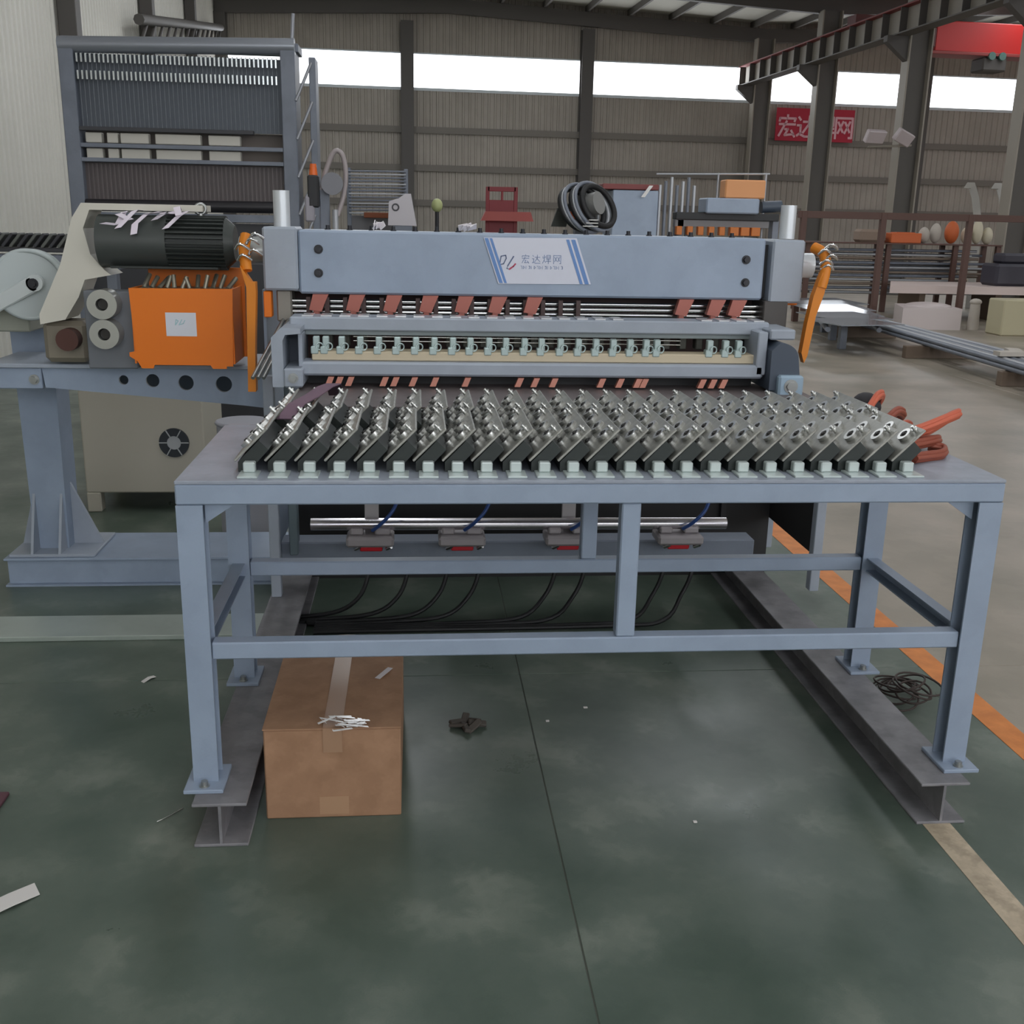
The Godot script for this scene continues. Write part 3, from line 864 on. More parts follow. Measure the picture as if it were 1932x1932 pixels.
	obj("shield", sh().prism([Vector2(-1.83, 1.738), Vector2(-1.36, 1.738), Vector2(-1.36, 1.713), Vector2(-1.80, 1.712), Vector2(-1.83, 1.64), Vector2(-1.81, 1.54), Vector2(-1.76, 1.48), Vector2(-1.735, 1.46), Vector2(-1.84, 1.44), Vector2(-1.87, 1.37), Vector2(-1.93, 1.28), Vector2(-2.03, 1.26), Vector2(-2.03, 1.30), Vector2(-1.93, 1.5), Vector2(-1.87, 1.68)], -1.9, -1.72), cream, g)
	obj("lower_case", sh().box(V(-2.04, 1.1, -1.92), V(-1.86, 1.27, -1.76), 0.02), plain("greasy olive grey", 128, 120, 106, 0.5), g)
	obj("shaft_end", sh().cyl(V(-1.925, 1.2, -1.76), V(-1.925, 1.2, -1.70), 0.045, -1.0, 20), plain("rust brown", 78, 46, 38, 0.6), g)

	# pair of bearing rollers on their plate
	var r := thing("pinch_roller_block", "grey plate carrying two bright bearing rings, left of the orange box", "bearing", V(-1.74, 1.09, -1.7))
	obj("mount_plate", sh().box(V(-1.84, 1.088, -1.78), V(-1.645, 1.40, -1.68), 0.004), plain("mount slate", 108, 112, 118, 0.45), r)
	for y in [1.352, 1.235]:
		obj("bearing_ring", sh().pipe(V(-1.748, y, -1.69), V(-1.748, y, -1.6), 0.058, 0.024, 32), plain("ring steel", 190, 190, 184, 0.28, 0.8), r)
		obj("shaft", sh().cyl(V(-1.748, y, -1.69), V(-1.748, y, -1.62), 0.02, -1.0, 20), plain("shaft dark", 56, 54, 52, 0.4, 0.5), r)

	# crank wheel at the left edge
	var w := thing("crank_wheel", "pale round hand wheel with a crank arm at the left edge of the photo", "wheel", V(-2.12, 1.3, -1.95))
	var wp := plain("wheel paint", 176, 184, 184, 0.4)
	obj("disc", sh().cyl(V(-2.125, 1.405, -1.96), V(-2.105, 1.405, -1.9), 0.145, -1.0, 48), wp, w)
	obj("rim", sh().torus(V(-2.12, 1.405, -1.9), V(0.2, 0, 1), 0.138, 0.01, 48, 8), wp, w)
	var ca := sh()
	ca.xf = Transform3D(Basis(Vector3.BACK, 0.5), V(-2.085, 1.415, -1.87))
	ca.box(V(-0.26, -0.032, -0.012), V(0.0, 0.032, 0.012), 0.006).cyl(V(0, 0, -0.012), V(0, 0, 0.012), 0.034, -1.0, 24)
	obj("crank_arm", ca, plain("crank paint", 196, 202, 202, 0.35), w)
	var hb := sh()
	hb.xf = ca.xf
	hex_bolt(hb, V(-0.005, 0, 0.012), Vector3.BACK, 0.016, 0.014)
	obj("bolt", hb, plain("blackened bolt", 50, 50, 54, 0.45, 0.4), w)
	obj("bearing_stand", sh().box(V(-2.3, 1.2, -2.2), V(-2.16, 1.405, -1.98), 0.006).cyl(V(-2.2, 1.405, -2.1), V(-2.12, 1.405, -1.96), 0.04), plain("stand olive", 150, 152, 140, 0.5), w)

	# cream cabinet
	var c := thing("electrical_cabinet", "cream steel cabinet with a round fan grille behind the drilled arm", "cabinet", V(-2.08, 0, -3.7))
	obj("body", sh().box(V(-2.43, 0.116, -4.0), V(-1.74, 0.93, -3.4), 0.008), plain("cabinet cream", 184, 178, 164, 0.5), c)
	for x in [-2.43, -1.82]:
		for z in [-3.48, -4.0]:
			obj("foot", sh().box(V(x, 0.0, z), V(x + 0.08, 0.118, z + 0.08), 0.006), plain("cabinet cream", 184, 178, 164, 0.5), c)
	var fn := obj("fan_ring", sh().pipe(V(-1.91, 0.418, -3.4), V(-1.91, 0.418, -3.385), 0.085, 0.04, 36), plain("fan black", 40, 44, 50, 0.5), c, "round black fan grille")
	obj("fan_hub", sh().cyl(V(-1.91, 0.418, -3.4), V(-1.91, 0.418, -3.388), 0.04, -1.0, 24), plain("fan hub", 172, 174, 176, 0.4), fn)
	for i in 6:
		var a := TAU * i / 6.0
		obj("fan_spoke", sh().cyl(V(-1.91 + 0.038 * cos(a), 0.418 + 0.038 * sin(a), -3.384), V(-1.91 + 0.084 * cos(a), 0.418 + 0.084 * sin(a), -3.384), 0.004, -1.0, 6), plain("fan hub", 172, 174, 176, 0.4), fn)
	# grey drum between cabinet and table
	solo("steel_drum", sh().cyl(V(-1.44, 0.0, -2.95), V(-1.44, 0.635, -2.95), 0.14, -1.0, 32).torus(V(-1.44, 0.625, -2.95), Vector3.UP, 0.14, 0.01, 32, 6), plain("drum lilac grey", 164, 164, 172, 0.45), "pale lilac grey drum peeking over the table's left rear corner", "drum")

# ---------------------------------------------------------------- the work table and what stands on, in and under it
const TOP := 1.0312
const LEG := 0.135

func paint() -> StandardMaterial3D:
	return worn("blue grey paint", 150, 164, 184, 0.42, 0.0, 0.06, 1.2, 8)

func hex_bolt(s: Shape, at: Vector3, up: Vector3, r: float, h: float) -> void:
	s.cyl(at, at + up * h * 0.25, r * 1.35, -1.0, 14)
	s.cyl(at, at + up * h, r, r * 0.93, 6)

func work_table() -> void:
	var p := paint()
	var zinc := plain("zinc bolt", 168, 170, 168, 0.35, 0.8)
	var t := thing("work_table", "blue-grey welded steel frame table carrying the rows of straighteners", "table", V(0, LEG, -0.39))
	obj("table_top", sh().box(V(-1.15, TOP - 0.01, -0.78), V(1.15, TOP, 0.0), 0.002), worn("table top paint", 158, 165, 178, 0.4, 0.0, 0.1, 2.0, 9), t, "scuffed pale grey sheet steel top")
	for z in [-0.07, -0.78]:
		obj("top_rail", sh().box(V(-1.15, TOP - 0.066, z), V(1.15, TOP - 0.0105, z + 0.07), 0.004), p, t)
		obj("lower_rail", sh().box(V(-1.081, 0.517, z + 0.01), V(1.081, 0.567, z + 0.06), 0.004), p, t)
		var px := 0.08 if z > -0.5 else 0.087
		obj("middle_post", sh().box(V(px - 0.027, 0.568, z + 0.01), V(px + 0.027, TOP - 0.067, z + 0.06), 0.004), p, t)
		for x in [-1.15, 1.08]:
			# channel section, open side turned inwards so the inner faces look dark
			var o: float = x if x < 0 else x + 0.07
			var q: float = 1.0 if x < 0 else -1.0
			obj("leg", sh().prism([Vector2(o, z), Vector2(o + 0.07 * q, z), Vector2(o + 0.07 * q, z + 0.006), Vector2(o + 0.006 * q, z + 0.006), Vector2(o + 0.006 * q, z + 0.064), Vector2(o + 0.07 * q, z + 0.064), Vector2(o + 0.07 * q, z + 0.07), Vector2(o, z + 0.07)], LEG + 0.012, TOP - 0.067, "y"), p, t)
			var foot := obj("foot_plate", sh().box(V(x - 0.02, LEG, z - 0.03), V(x + 0.09, LEG + 0.012, z + 0.12), 0.002), p, t)
			var b := sh()
			hex_bolt(b, V(x + 0.035, LEG + 0.012, z + 0.096), Vector3.UP, 0.011, 0.016)
			obj("bolt", b, zinc, foot)
			var sx := 1.0 if x < 0 else -1.0
			var cx: float = x + 0.07 if x < 0 else x
			obj("corner_gusset", sh().prism([Vector2(cx, TOP - 0.068), Vector2(cx + 0.085 * sx, TOP - 0.068), Vector2(cx, TOP - 0.125)], z + 0.03, z + 0.038), p, t)
	for x in [-1.145, 1.085]:
		obj("side_rail", sh().box(V(x, TOP - 0.066, -0.709), V(x + 0.06, TOP - 0.0105, -0.071), 0.004), p, t)
		var o: float = x + 0.01 if x < 0 else x + 0.05
		var q: float = 1.0 if x < 0 else -1.0
		obj("side_rail", sh().prism([Vector2(o, 0.517), Vector2(o + 0.04 * q, 0.517), Vector2(o + 0.04 * q, 0.522), Vector2(o + 0.005 * q, 0.522), Vector2(o + 0.005 * q, 0.562), Vector2(o + 0.04 * q, 0.562), Vector2(o + 0.04 * q, 0.567), Vector2(o, 0.567)], -0.709, -0.071), p, t)

	# two I-beams run along the floor under table and machine
	var steel := worn("beam primer", 132, 130, 134, 0.5, 0.0, 0.16, 2.5, 21)
	for i in 2:
		var x: float = [-1.0624, 1.0405][i]
		var b := thing("steel_beam", ["grey steel I-beam on the floor under the left table legs", "grey steel I-beam on the floor under the right table legs"][i], "beam", V(x, 0, -1.1), "I-beams under the table")
		obj("bottom_flange", sh().box(V(x - 0.075, 0, -2.35), V(x + 0.075, 0.009, 0.105), 0.002), steel, b)
		obj("web", sh().box(V(x - 0.004, 0.009, -2.35), V(x + 0.004, LEG - 0.009, 0.103), 0.0), steel, b)
		obj("top_flange", sh().box(V(x - 0.075, LEG - 0.009, -2.35), V(x + 0.075, LEG, 0.105), 0.002), steel, b)

	# the carton
	var kraft := worn("kraft board", 164, 124, 94, 0.75, 0.0, 0.1, 3.0, 31)
	var c := thing("cardboard_box", "brown taped cardboard carton on the floor under the table at left", "box", V(-0.757, 0, -0.38))
	obj("body", sh().box(V(-0.955, 0, -0.73), V(-0.562, 0.286, -0.03), 0.004), kraft, c)
	for s in [[-0.957, -0.7595], [-0.7575, -0.560]]:
		obj("flap", sh().box(V(s[0], 0.2865, -0.732), V(s[1], 0.2905, -0.028), 0.0015), kraft, c)
	var tape := plain("packing tape", 160, 124, 96, 0.38, 0.0, 0.8)
	var tp := sh().box(V(-0.785, 0.291, -0.734), V(-0.73, 0.2918, -0.026), 0.0)
	tp.box(V(-0.785, 0.215, -0.0275), V(-0.73, 0.2918, -0.0262), 0.0)
	obj("tape", tp, tape, c)
	obj("label", sh().box(V(-0.80, 0.012, -0.0298), V(-0.715, 0.07, -0.029), 0.0), plain("faded print", 170, 134, 104, 0.7), c, "pale faded patch on the carton's front")
	# crumpled film on the carton
	var film := sh()
	for i in 14:
		var a := V(-0.80 + rng.randf() * 0.09, 0.293 + rng.randf() * 0.012, -0.06 + rng.randf() * 0.05)
		film.strip([a, a + V(rng.randf_range(-0.03, 0.05), rng.randf() * 0.012, rng.randf_range(-0.02, 0.02)), a + V(rng.randf_range(0.03, 0.07), 0.001, rng.randf_range(-0.02, 0.02))], V(0.004, 0, 0.008), V(0, 0.0008, 0))
	solo("plastic_film", film, plain("clear film", 225, 222, 220, 0.12, 0.0, 1.0), "crumpled shiny film on the front top edge of the carton", "film")
	solo("paper_scrap", sh().strip([V(-0.64, 0.293, -0.36), V(-0.615, 0.302, -0.39), V(-0.60, 0.298, -0.43)], V(0.016, 0, 0.008), V(0, 0.001, 0)), plain("scrap paper", 214, 206, 206, 0.7), "small white paper scrap on the carton's top near its right edge", "paper")

func straightener() -> Node3D:
	var t := thing("wire_straightener", "", "straightener", V(-1.0, TOP, -0.1), "wire straighteners on the table")
	var o := V(-1.0, TOP, -0.1)
	var grey := worn("machined steel", 176, 175, 168, 0.4, 0.55, 0.16, 8.0, 41)
	var black := plain("black oxide", 42, 48, 46, 0.45)
	var s := sh()
	s.xf = Transform3D(Basis.IDENTITY, o)
	s.prism([Vector2(0.006, 0), Vector2(0.006, 0.028), Vector2(0.064, 0.088), Vector2(0.09, 0.062), Vector2(0.04, 0.008), Vector2(0.04, 0)], -0.31, -0.004)
	obj("body", s, black, t, "black body block")
	# the leaning face plate
	s = sh()
	var lean := Transform3D(Basis(V(0.707, 0.707, 0), V(-0.707, 0.707, 0), V(0, 0, 1)), o + V(0.001, 0.03, 0))
	s.xf = lean
	s.box(V(0, 0, -0.315), V(0.128, 0.007, 0.006), 0.0015)
	var plate := obj("face_plate", s, grey, t)
	var steel := plain("bearing steel", 206, 206, 202, 0.28, 0.8)
	var hole := plain("bearing seal", 58, 56, 54, 0.5)
	for i in 5:
		var at := V(0.038 if i % 2 else 0.086, 0.007, -0.045 - 0.056 * i)
		s = sh()
		s.xf = lean
		s.pipe(at, at + V(0, 0.011, 0), 0.022, 0.012, 16)
		var r := obj("roller", s, steel, t)
		s = sh()
		s.xf = lean
		s.cyl(at, at + V(0, 0.009, 0), 0.012, -1.0, 12)
		hex_bolt(s, at + V(0, 0.009, 0), Vector3.UP, 0.006, 0.006)
		obj("bolt", s, hole, r)
	for z in [-0.02, -0.29]:
		s = sh()
		s.xf = lean
		s.cyl(V(0.112, 0.007, z), V(0.112, 0.03, z), 0.005, -1.0, 8)
		s.cyl(V(0.112, 0.016, z), V(0.112, 0.021, z), 0.01, -1.0, 6)
		obj("adjusting_screw", s, steel, plate)
	s = sh()
	s.xf = Transform3D(Basis.IDENTITY, o)
	s.box(V(0.014, 0, 0.0), V(0.068, 0.006, 0.075), 0.002)
	s.box(V(0.024, 0.006, 0.002), V(0.056, 0.034, 0.03), 0.003)
	obj("end_tab", s, plain("zinc tab", 196, 206, 204, 0.38, 0.35), t, "pale zinc mounting tab")
	return t

func straighteners() -> void:
	var first := straightener()
	for row in 2:
		for i in 24:
			var label: String
			if row == 0:
				label = "black and grey leaning wire straightener in the table's front row, %s from the left end" % ORD[i]
			else:
				label = "grey leaning wire straightener in the table's rear row, %s from the left end" % ORD[i]
			var at := V(-1.005 + 0.0807 * i, TOP, -0.1) if row == 0 else V(-0.99 + 0.0807 * i, TOP, -0.46)
			if row == 0 and i == 0:
				first.position = at
				first.set_meta("label", label)
			else:
				dup(first, at, label)

	# copper braids dropped over the right end of the rows
	var cu := plain("copper braid", 198, 100, 74, 0.5, 0.15)
	var texts := ["topmost bright orange copper loop hanging off the right end of the front row", "darker copper braid tucked under the topmost loop at the right", "copper braid lying lowest on the table top at the right end", "copper braid pressed against the last front straightener", "short copper loop behind the right end of the rear row", "thin copper braid trailing along the rear right table edge"]
	var lines := [
		[V(0.97, 1.10, -0.30), V(1.04, 1.115, -0.32), V(1.13, 1.14, -0.35), V(1.19, 1.15, -0.39), V(1.19, 1.13, -0.44), V(1.12, 1.09, -0.43), V(1.02, 1.07, -0.38)],
		[V(0.96, 1.075, -0.25), V(1.03, 1.075, -0.29), V(1.10, 1.075, -0.34), V(1.13, 1.065, -0.39), V(1.06, 1.06, -0.40)],
		[V(0.97, 1.05, -0.20), V(1.03, 1.046, -0.24), V(1.09, 1.046, -0.27), V(1.12, 1.05, -0.32), V(1.08, 1.06, -0.34)],
		[V(0.96, 1.09, -0.34), V(1.0, 1.10, -0.40), V(1.06, 1.10, -0.46), V(1.09, 1.08, -0.5), V(1.05, 1.06, -0.52)],
		[V(0.985, 1.12, -0.60), V(1.03, 1.16, -0.64), V(1.07, 1.16, -0.69), V(1.08, 1.12, -0.74), V(1.03, 1.09, -0.76)],
		[V(1.04, 1.1, -0.56), V(1.09, 1.12, -0.60), V(1.13, 1.1, -0.64), V(1.12, 1.06, -0.70)],
	]
	for i in 6:
		var s := sh()
		for k in 4:
			var shifted := []
			for q in lines[i]:
				shifted.append(q + V(0, 0.009 * cos(k * 1.57), 0.009 * sin(k * 1.57)))
			s.tube(shifted, 0.0085, 8, 6)
		solo("copper_cable", s, plain("dull copper", 146, 76, 58, 0.5, 0.15) if i in [1, 2, 5] else cu, texts[i], "copper cable", "copper braids on the table")
	# a maroon webbing strap over the left of the rows
	solo("webbing_strap", sh().strip([V(-0.9, 1.13, -0.36), V(-0.87, 1.165, -0.42), V(-0.835, 1.168, -0.56), V(-0.81, 1.17, -0.72), V(-0.79, 1.165, -0.82), V(-0.785, 1.12, -0.86)], V(0.05, 0, 0.0), V(0, 0.003, 0)), plain("maroon webbing", 118, 92, 108, 0.8), "dull maroon flat strap lying across the straighteners at left", "strap")
	# grey cover draped at the left rear corner of the table
	var dk := sh()
	dk.ball(V(1.04, 1.11, -0.74), V(0.05, 0.05, 0.06))
	solo("rubber_cap", dk, plain("black rubber", 48, 46, 50, 0.7), "dark rubber cap behind the copper at the right rear corner of the table", "cap")

func floor_bits() -> void:
	var orange := worn("orange floor paint", 218, 128, 52, 0.5, 0.0, 0.12, 3.0, 51)
	struct("trim_60", sh().prism([Vector2(1.52, 3.0), Vector2(1.515, 1.2), Vector2(1.51, -0.5), Vector2(1.5, -6.0), Vector2(1.62, -6.0), Vector2(1.615, -0.5), Vector2(1.605, 3.0)], 0.0, 0.0015, "y"), orange, false)
	struct("trim_61", sh().prism([Vector2(0.985, 0.03), Vector2(0.99, 2.6), Vector2(1.075, 2.6), Vector2(1.07, 0.03)], 0.0, 0.0015, "y"), worn("worn cream floor paint", 196, 178, 152, 0.6, 0.0, 0.2, 4.0, 52), false)
	# oily rag in the middle
	var rag := sh()
	for i in 7:
		var a := TAU * i / 7.0
		rag.xf = Transform3D(Basis.from_euler(V(rng.randf_range(-0.5, 0.5), a, rng.randf_range(-0.5, 0.5))), V(-0.34 + 0.035 * cos(a), 0.014, -0.585 + 0.03 * sin(a)))
		rag.box(V(-0.032, -0.006, -0.012), V(0.032, 0.007, 0.012), 0.004)
	solo("oily_rag", rag, plain("oily cloth", 74, 68, 62, 0.8), "small dark crumpled rag on the floor right of the carton", "rag")
	var white := plain("white scrap", 214, 210, 206, 0.7)
	solo("paper_sheet", sh().strip([V(-1.62, 0.002, 0.38), V(-1.55, 0.012, 0.33), V(-1.505, 0.003, 0.275)], V(0.03, 0, 0.05), V(0, 0.002, 0)), white, "white paper offcut on the floor at the lower left edge of the photo", "paper")
	solo("paper_scrap", sh().strip([V(-1.545, 0.001, -1.005), V(-1.525, 0.008, -1.03), V(-1.51, 0.002, -1.055)], V(0.014, 0, 0.014), V(0, 0.001, 0)), white, "tiny white scrap on the floor left of the table's front left leg", "paper")
	solo("wire_offcut", sh().tube([V(-1.27, 0.003, -0.03), V(-1.245, 0.005, -0.05), V(-1.21, 0.003, -0.1)], 0.002, 6), plain("bright wire", 196, 196, 190, 0.25, 0.9), "thin bright wire offcut on the floor left of the left I-beam", "wire")
	solo("maroon_tag", sh().box(V(-1.83, 0, -0.21), V(-1.745, 0.012, -0.12), 0.004), plain("maroon plastic", 92, 58, 66, 0.6), "dark maroon scrap on the floor at the left edge of the photo", "scrap")
	for i in 3:
		solo("floor_chip", sh().box(V([0.09, -0.06, 0.3][i], 0, [-0.72, -0.62, 0.05][i]), V([0.105, -0.048, 0.312][i], 0.004, [-0.71, -0.61, 0.06][i]), 0.001), white, ["tiny pale chip on the floor below the table's middle post", "tiny pale chip on the floor right of the dark rag", "tiny pale chip on the open floor in front of the table"][i], "chip")
	# tangle of tie wire behind the right I-beam
	var coil := sh()
	for i in 9:
		coil.torus(V(1.30 + rng.randf_range(-0.05, 0.06), 0.02 + 0.008 * i, -0.72 + rng.randf_range(-0.06, 0.06)), V(rng.randf_range(-0.4, 0.4), 1, rng.randf_range(-0.4, 0.4)), 0.06 + rng.randf() * 0.03, 0.004, 22, 6)
	solo("wire_tangle", coil, plain("dark tie wire", 66, 56, 52, 0.6, 0.3), "dark tangle of tie wire on the floor behind the right I-beam", "wire")
	# pale steel strip on the floor at left
	solo("steel_strip", sh().box(V(-3.0, 0, -1.66), V(-1.16, 0.022, -1.42), 0.003), worn("galvanised strip", 176, 186, 178, 0.35, 0.3, 0.06, 1.0, 61), "long pale flat steel plate lying on the floor at left in front of the stand", "plate")

# ---------------------------------------------------------------- behind the machine
func feed_rack() -> void:
	var grey := worn("rack paint", 116, 122, 134, 0.45, 0.0, 0.1, 1.0, 15)
	var dark := plain("rack dark", 58, 58, 62, 0.5)
	var t := thing("wire_feed_rack", "tall grey wire feeding rack with hanging wires, rear left behind the motor", "rack", V(-2.28, 0, -6.2))
	for x in [-3.16, -1.53]:
		obj("side_frame", sh().box(V(x, 0, -6.35), V(x + 0.11, 2.92, -6.0), 0.006), grey, t)
	for i in 9:
		obj("lattice_bar", sh().cyl(V(-1.42, 0.3 + 0.28 * i, -6.0), V(-1.3, 0.58 + 0.28 * i, -6.05), 0.012, -1.0, 6), plain("lattice pale", 150, 152, 158, 0.4, 0.3), t)
	obj("brace_post", sh().box(V(-1.32, 0, -6.3), V(-1.27, 2.86, -6.05), 0.004), grey, t)
	obj("top_tube", sh().cyl(V(-3.16, 2.89, -6.05), V(-1.42, 2.93, -6.05), 0.06, -1.0, 24), plain("tube satin", 150, 154, 162, 0.3, 0.5), t)
	obj("top_plate", sh().box(V(-3.16, 2.9, -6.4), V(-1.4, 2.96, -6.1), 0.004), grey, t)
	obj("mast", sh().cyl(V(-1.45, 2.92, -6.1), V(-1.43, 3.17, -6.1), 0.014, -1.0, 8), plain("lattice pale", 150, 152, 158, 0.4, 0.3), t)
	var shine := plain("wire guide chrome", 226, 232, 234, 0.2, 0.9)
	var wire := plain("feed wire", 104, 108, 114, 0.4, 0.5)
	for i in 46:
		var x := -3.03 + 0.0325 * i
		for y in [2.765, 2.645]:
			obj("wire_guide", sh().box(V(x, y, -6.02), V(x + 0.014, y + 0.065, -5.99), 0.002), shine, t)
		obj("wire", sh().cyl(V(x + 0.007, 2.3, -6.03), V(x + 0.007, 2.84, -6.03), 0.004, -1.0, 5), wire, t)
	obj("back_sheet", sh().box(V(-3.05, 2.3, -6.12), V(-1.53, 2.84, -6.1), 0.0), plain("rack sheet", 98, 104, 112, 0.5), t)
	for y in [2.285, 2.165, 2.06]:
		obj("cross_rail", sh().box(V(-3.05, y, -6.06), V(-1.75 if y > 2.2 else -1.53, y + 0.03, -6.0), 0.003), dark if y > 2.2 else grey, t)
	var cream := plain("spool box cream", 196, 192, 182, 0.5)
	for y in [2.2, 2.085]:
		for b in [[-3.02, -2.9], [-2.86, -2.78], [-2.76, -2.55], [-2.5, -2.16], [-2.1, -1.86]]:
			obj("spool_box", sh().box(V(b[0], y, -6.12), V(b[1], y + 0.075, -6.04), 0.005), cream, t)
	obj("shelf_back", sh().box(V(-3.05, 2.06, -6.2), V(-1.53, 2.3, -6.18), 0.0), plain("shelf back", 108, 100, 94, 0.7), t)
	obj("lower_sheet", sh().box(V(-3.05, 1.78, -6.1), V(-1.53, 2.06, -6.08), 0.0), plain("brown sheet", 92, 84, 84, 0.55), t)
	for i in 46:
		var x := -3.03 + 0.0325 * i
		obj("rib", sh().box(V(x, 1.78, -6.08), V(x + 0.014, 2.05, -6.07), 0.0), plain("brown rib", 100, 92, 92, 0.5), t)
	obj("roller", sh().cyl(V(-3.05, 1.74, -6.03), V(-1.53, 1.75, -6.03), 0.045, -1.0, 20), plain("roller black", 36, 34, 38, 0.4), t)
	obj("grey_rail", sh().box(V(-3.05, 1.63, -6.06), V(-1.53, 1.69, -5.98), 0.004), grey, t)
	obj("cabinet_base", sh().box(V(-3.05, 0, -6.3), V(-1.53, 1.62, -6.04), 0.004), dark, t)

	var b := thing("straightener_bed", "dark row of tilted wire straighteners on a grey rail at the far left edge", "conveyor", V(-2.9, 0, -4.1))
	obj("rail", sh().box(V(-3.6, 1.36, -4.15), V(-2.3, 1.44, -4.0), 0.004), grey, b)
	obj("rail", sh().box(V(-3.6, 1.455, -4.15), V(-2.3, 1.48, -4.0), 0.004), dark, b)
	for x in [-3.5, -2.4]:
		obj("leg", sh().box(V(x, 0, -4.14), V(x + 0.06, 1.36, -4.06), 0.003), grey, b)
	for i in 26:
		var s := sh()
		s.xf = Transform3D(Basis(Vector3.BACK, -0.7), V(-3.5 + 0.046 * i, 1.52, -4.05))
		s.box(V(-0.009, -0.045, -0.05), V(0.009, 0.055, 0.05), 0.003)
		obj("straightener_plate", s, plain("plate dull", 104, 106, 102, 0.4, 0.4) if i % 2 else dark, b)

func clutter() -> void:
	var grey := worn("rack paint", 116, 122, 134)
	var pale := plain("pale steel", 168, 170, 174, 0.4, 0.3)
	var dark := plain("dark recess steel", 44, 44, 46, 0.6)
	var orange := plain("orange paint", 226, 116, 10, 0.45)
	# hoop on a post
	var t := thing("cable_post", "slim grey post with a looped hose hoop and orange lamp, right of the feed rack", "post", V(-1.08, 0, -4.5))
	obj("post", sh().box(V(-1.13, 0, -4.54), V(-1.07, 1.86, -4.48), 0.004), grey, t)
	obj("post", sh().cyl(V(-1.03, 0, -4.45), V(-1.03, 1.74, -4.45), 0.02, -1.0, 10), pale, t)
	obj("hose_hoop", sh().tube([V(-1.12, 1.86, -4.5), V(-1.08, 2.0, -4.5), V(-1.03, 2.1, -4.5), V(-0.98, 2.08, -4.5), V(-0.96, 1.96, -4.5), V(-0.98, 1.82, -4.5), V(-1.02, 1.70, -4.48)], 0.016), plain("hose grey", 160, 150, 150, 0.4), t)
	obj("signal_lamp", sh().cyl(V(-1.165, 1.95, -4.46), V(-1.165, 2.02, -4.46), 0.028, 0.02, 16), plain("lamp orange", 232, 108, 40, 0.4), t, "orange cap")
	obj("valve_block", sh().box(V(-1.2, 1.75, -4.5), V(-1.13, 1.95, -4.4), 0.01), dark, t)
	obj("valve_block", sh().box(V(-1.22, 1.66, -4.45), V(-1.16, 1.82, -4.4), 0.01), plain("lilac block", 150, 146, 154, 0.4), t)
	obj("gauge", sh().cyl(V(-1.045, 1.9, -4.46), V(-1.045, 1.9, -4.43), 0.07, -1.0, 24), plain("gauge grey", 120, 120, 126, 0.4), t)
	# wire rack
	t = thing("wire_rack", "grey rack of horizontal steel wires beyond the upper beam at left", "rack", V(-0.88, 0, -8))
	for i in 14:
		obj("bar", sh().cyl(V(-1.15, 1.72 + 0.03 * i, -8), V(-0.6, 1.725 + 0.03 * i, -8), 0.009, -1.0, 6), pale if i % 3 == 0 else grey, t)
	for x in [-1.15, -0.6]:
		obj("post", sh().box(V(x - 0.02, 0, -8.05), V(x + 0.02, 2.14, -8.01), 0.003), grey, t)
	obj("shelf", sh().box(V(-1.0, 1.68, -7.95), V(-0.66, 1.73, -7.8), 0.004), plain("rust beam", 126, 66, 34, 0.6), t)
	obj("panel", sh().box(V(-1.15, 0.3, -8.06), V(-0.6, 1.7, -8.05), 0.0), plain("wall grey panel", 122, 120, 122, 0.6), t)
	t = thing("white_machine_head", "white machine cover with a dark ring mark above the upper beam at left", "machine cover", V(-0.63, 0, -7.4))
	obj("cover", sh().prism([Vector2(-0.76, 1.62), Vector2(-0.75, 1.83), Vector2(-0.66, 1.86), Vector2(-0.6, 1.9), Vector2(-0.55, 1.9), Vector2(-0.5, 1.62)], -7.5, -7.3), plain("cover white", 206, 200, 204, 0.5), t)
	obj("ring_mark", sh().torus(V(-0.69, 1.78, -7.298), Vector3.BACK, 0.028, 0.007, 20, 8), plain("ring dark", 84, 82, 86, 0.5), t)
	obj("pedestal", sh().box(V(-0.72, 0, -7.5), V(-0.54, 1.62, -7.3), 0.006), grey, t)
	t = thing("beacon_post", "small yellow-green ball on a thin post far behind the upper beam", "post", V(-0.3, 0, -8))
	obj("ball", sh().ball(V(-0.3, 1.81, -8), V(0.055, 0.065, 0.055)), plain("lime", 176, 182, 128, 0.5), t)
	obj("post", sh().cyl(V(-0.3, 0, -8), V(-0.3, 1.76, -8), 0.02, -1.0, 8), dark, t)
	# red stand
	t = thing("red_stand", "dark red open-topped steel stand against the back wall, left of the cable coil", "stand", V(0.68, 0, -12))
	var red := plain("stand red", 122, 36, 42, 0.5)
	for x in [0.46, 0.84]:
		obj("post", sh().box(V(x - 0.025, 0, -12.1), V(x + 0.025, 2.1, -12.05), 0.004), red, t)
	obj("crossbar", sh().box(V(0.46, 2.04, -12.1), V(0.84, 2.1, -12.05), 0.004), red, t)
	obj("crossbar", sh().box(V(0.64, 1.92, -12.1), V(0.67, 2.04, -12.05), 0.004), red, t)
	obj("panel", sh().box(V(0.46, 1.0, -12.08), V(0.84, 1.93, -12.06), 0.0), red, t)
	obj("base", sh().prism([Vector2(0.36, 1.66), Vector2(0.42, 1.78), Vector2(1.02, 1.78), Vector2(1.06, 1.66)], -12.0, -11.8), plain("stand light red", 158, 72, 66, 0.5), t)
	# coil of black and grey cable hoops
	t = thing("cable_coil", "big tilted coil of black and grey cable hoops above the upper beam's middle", "coil", V(0.6, 0, -4.5))
	for i in 7:
		var c := V(0.56 + 0.024 * i, 1.775 + 0.004 * i, -4.5)
		obj("hoop", sh().torus(c, V(0.6, 0.5, 0.75), 0.145 + 0.014 * (i % 3), 0.013 if i % 3 else 0.02, 36, 8), plain("cable black", 24, 24, 26) if i % 3 == 0 else pale if i % 3 == 1 else grey, t)
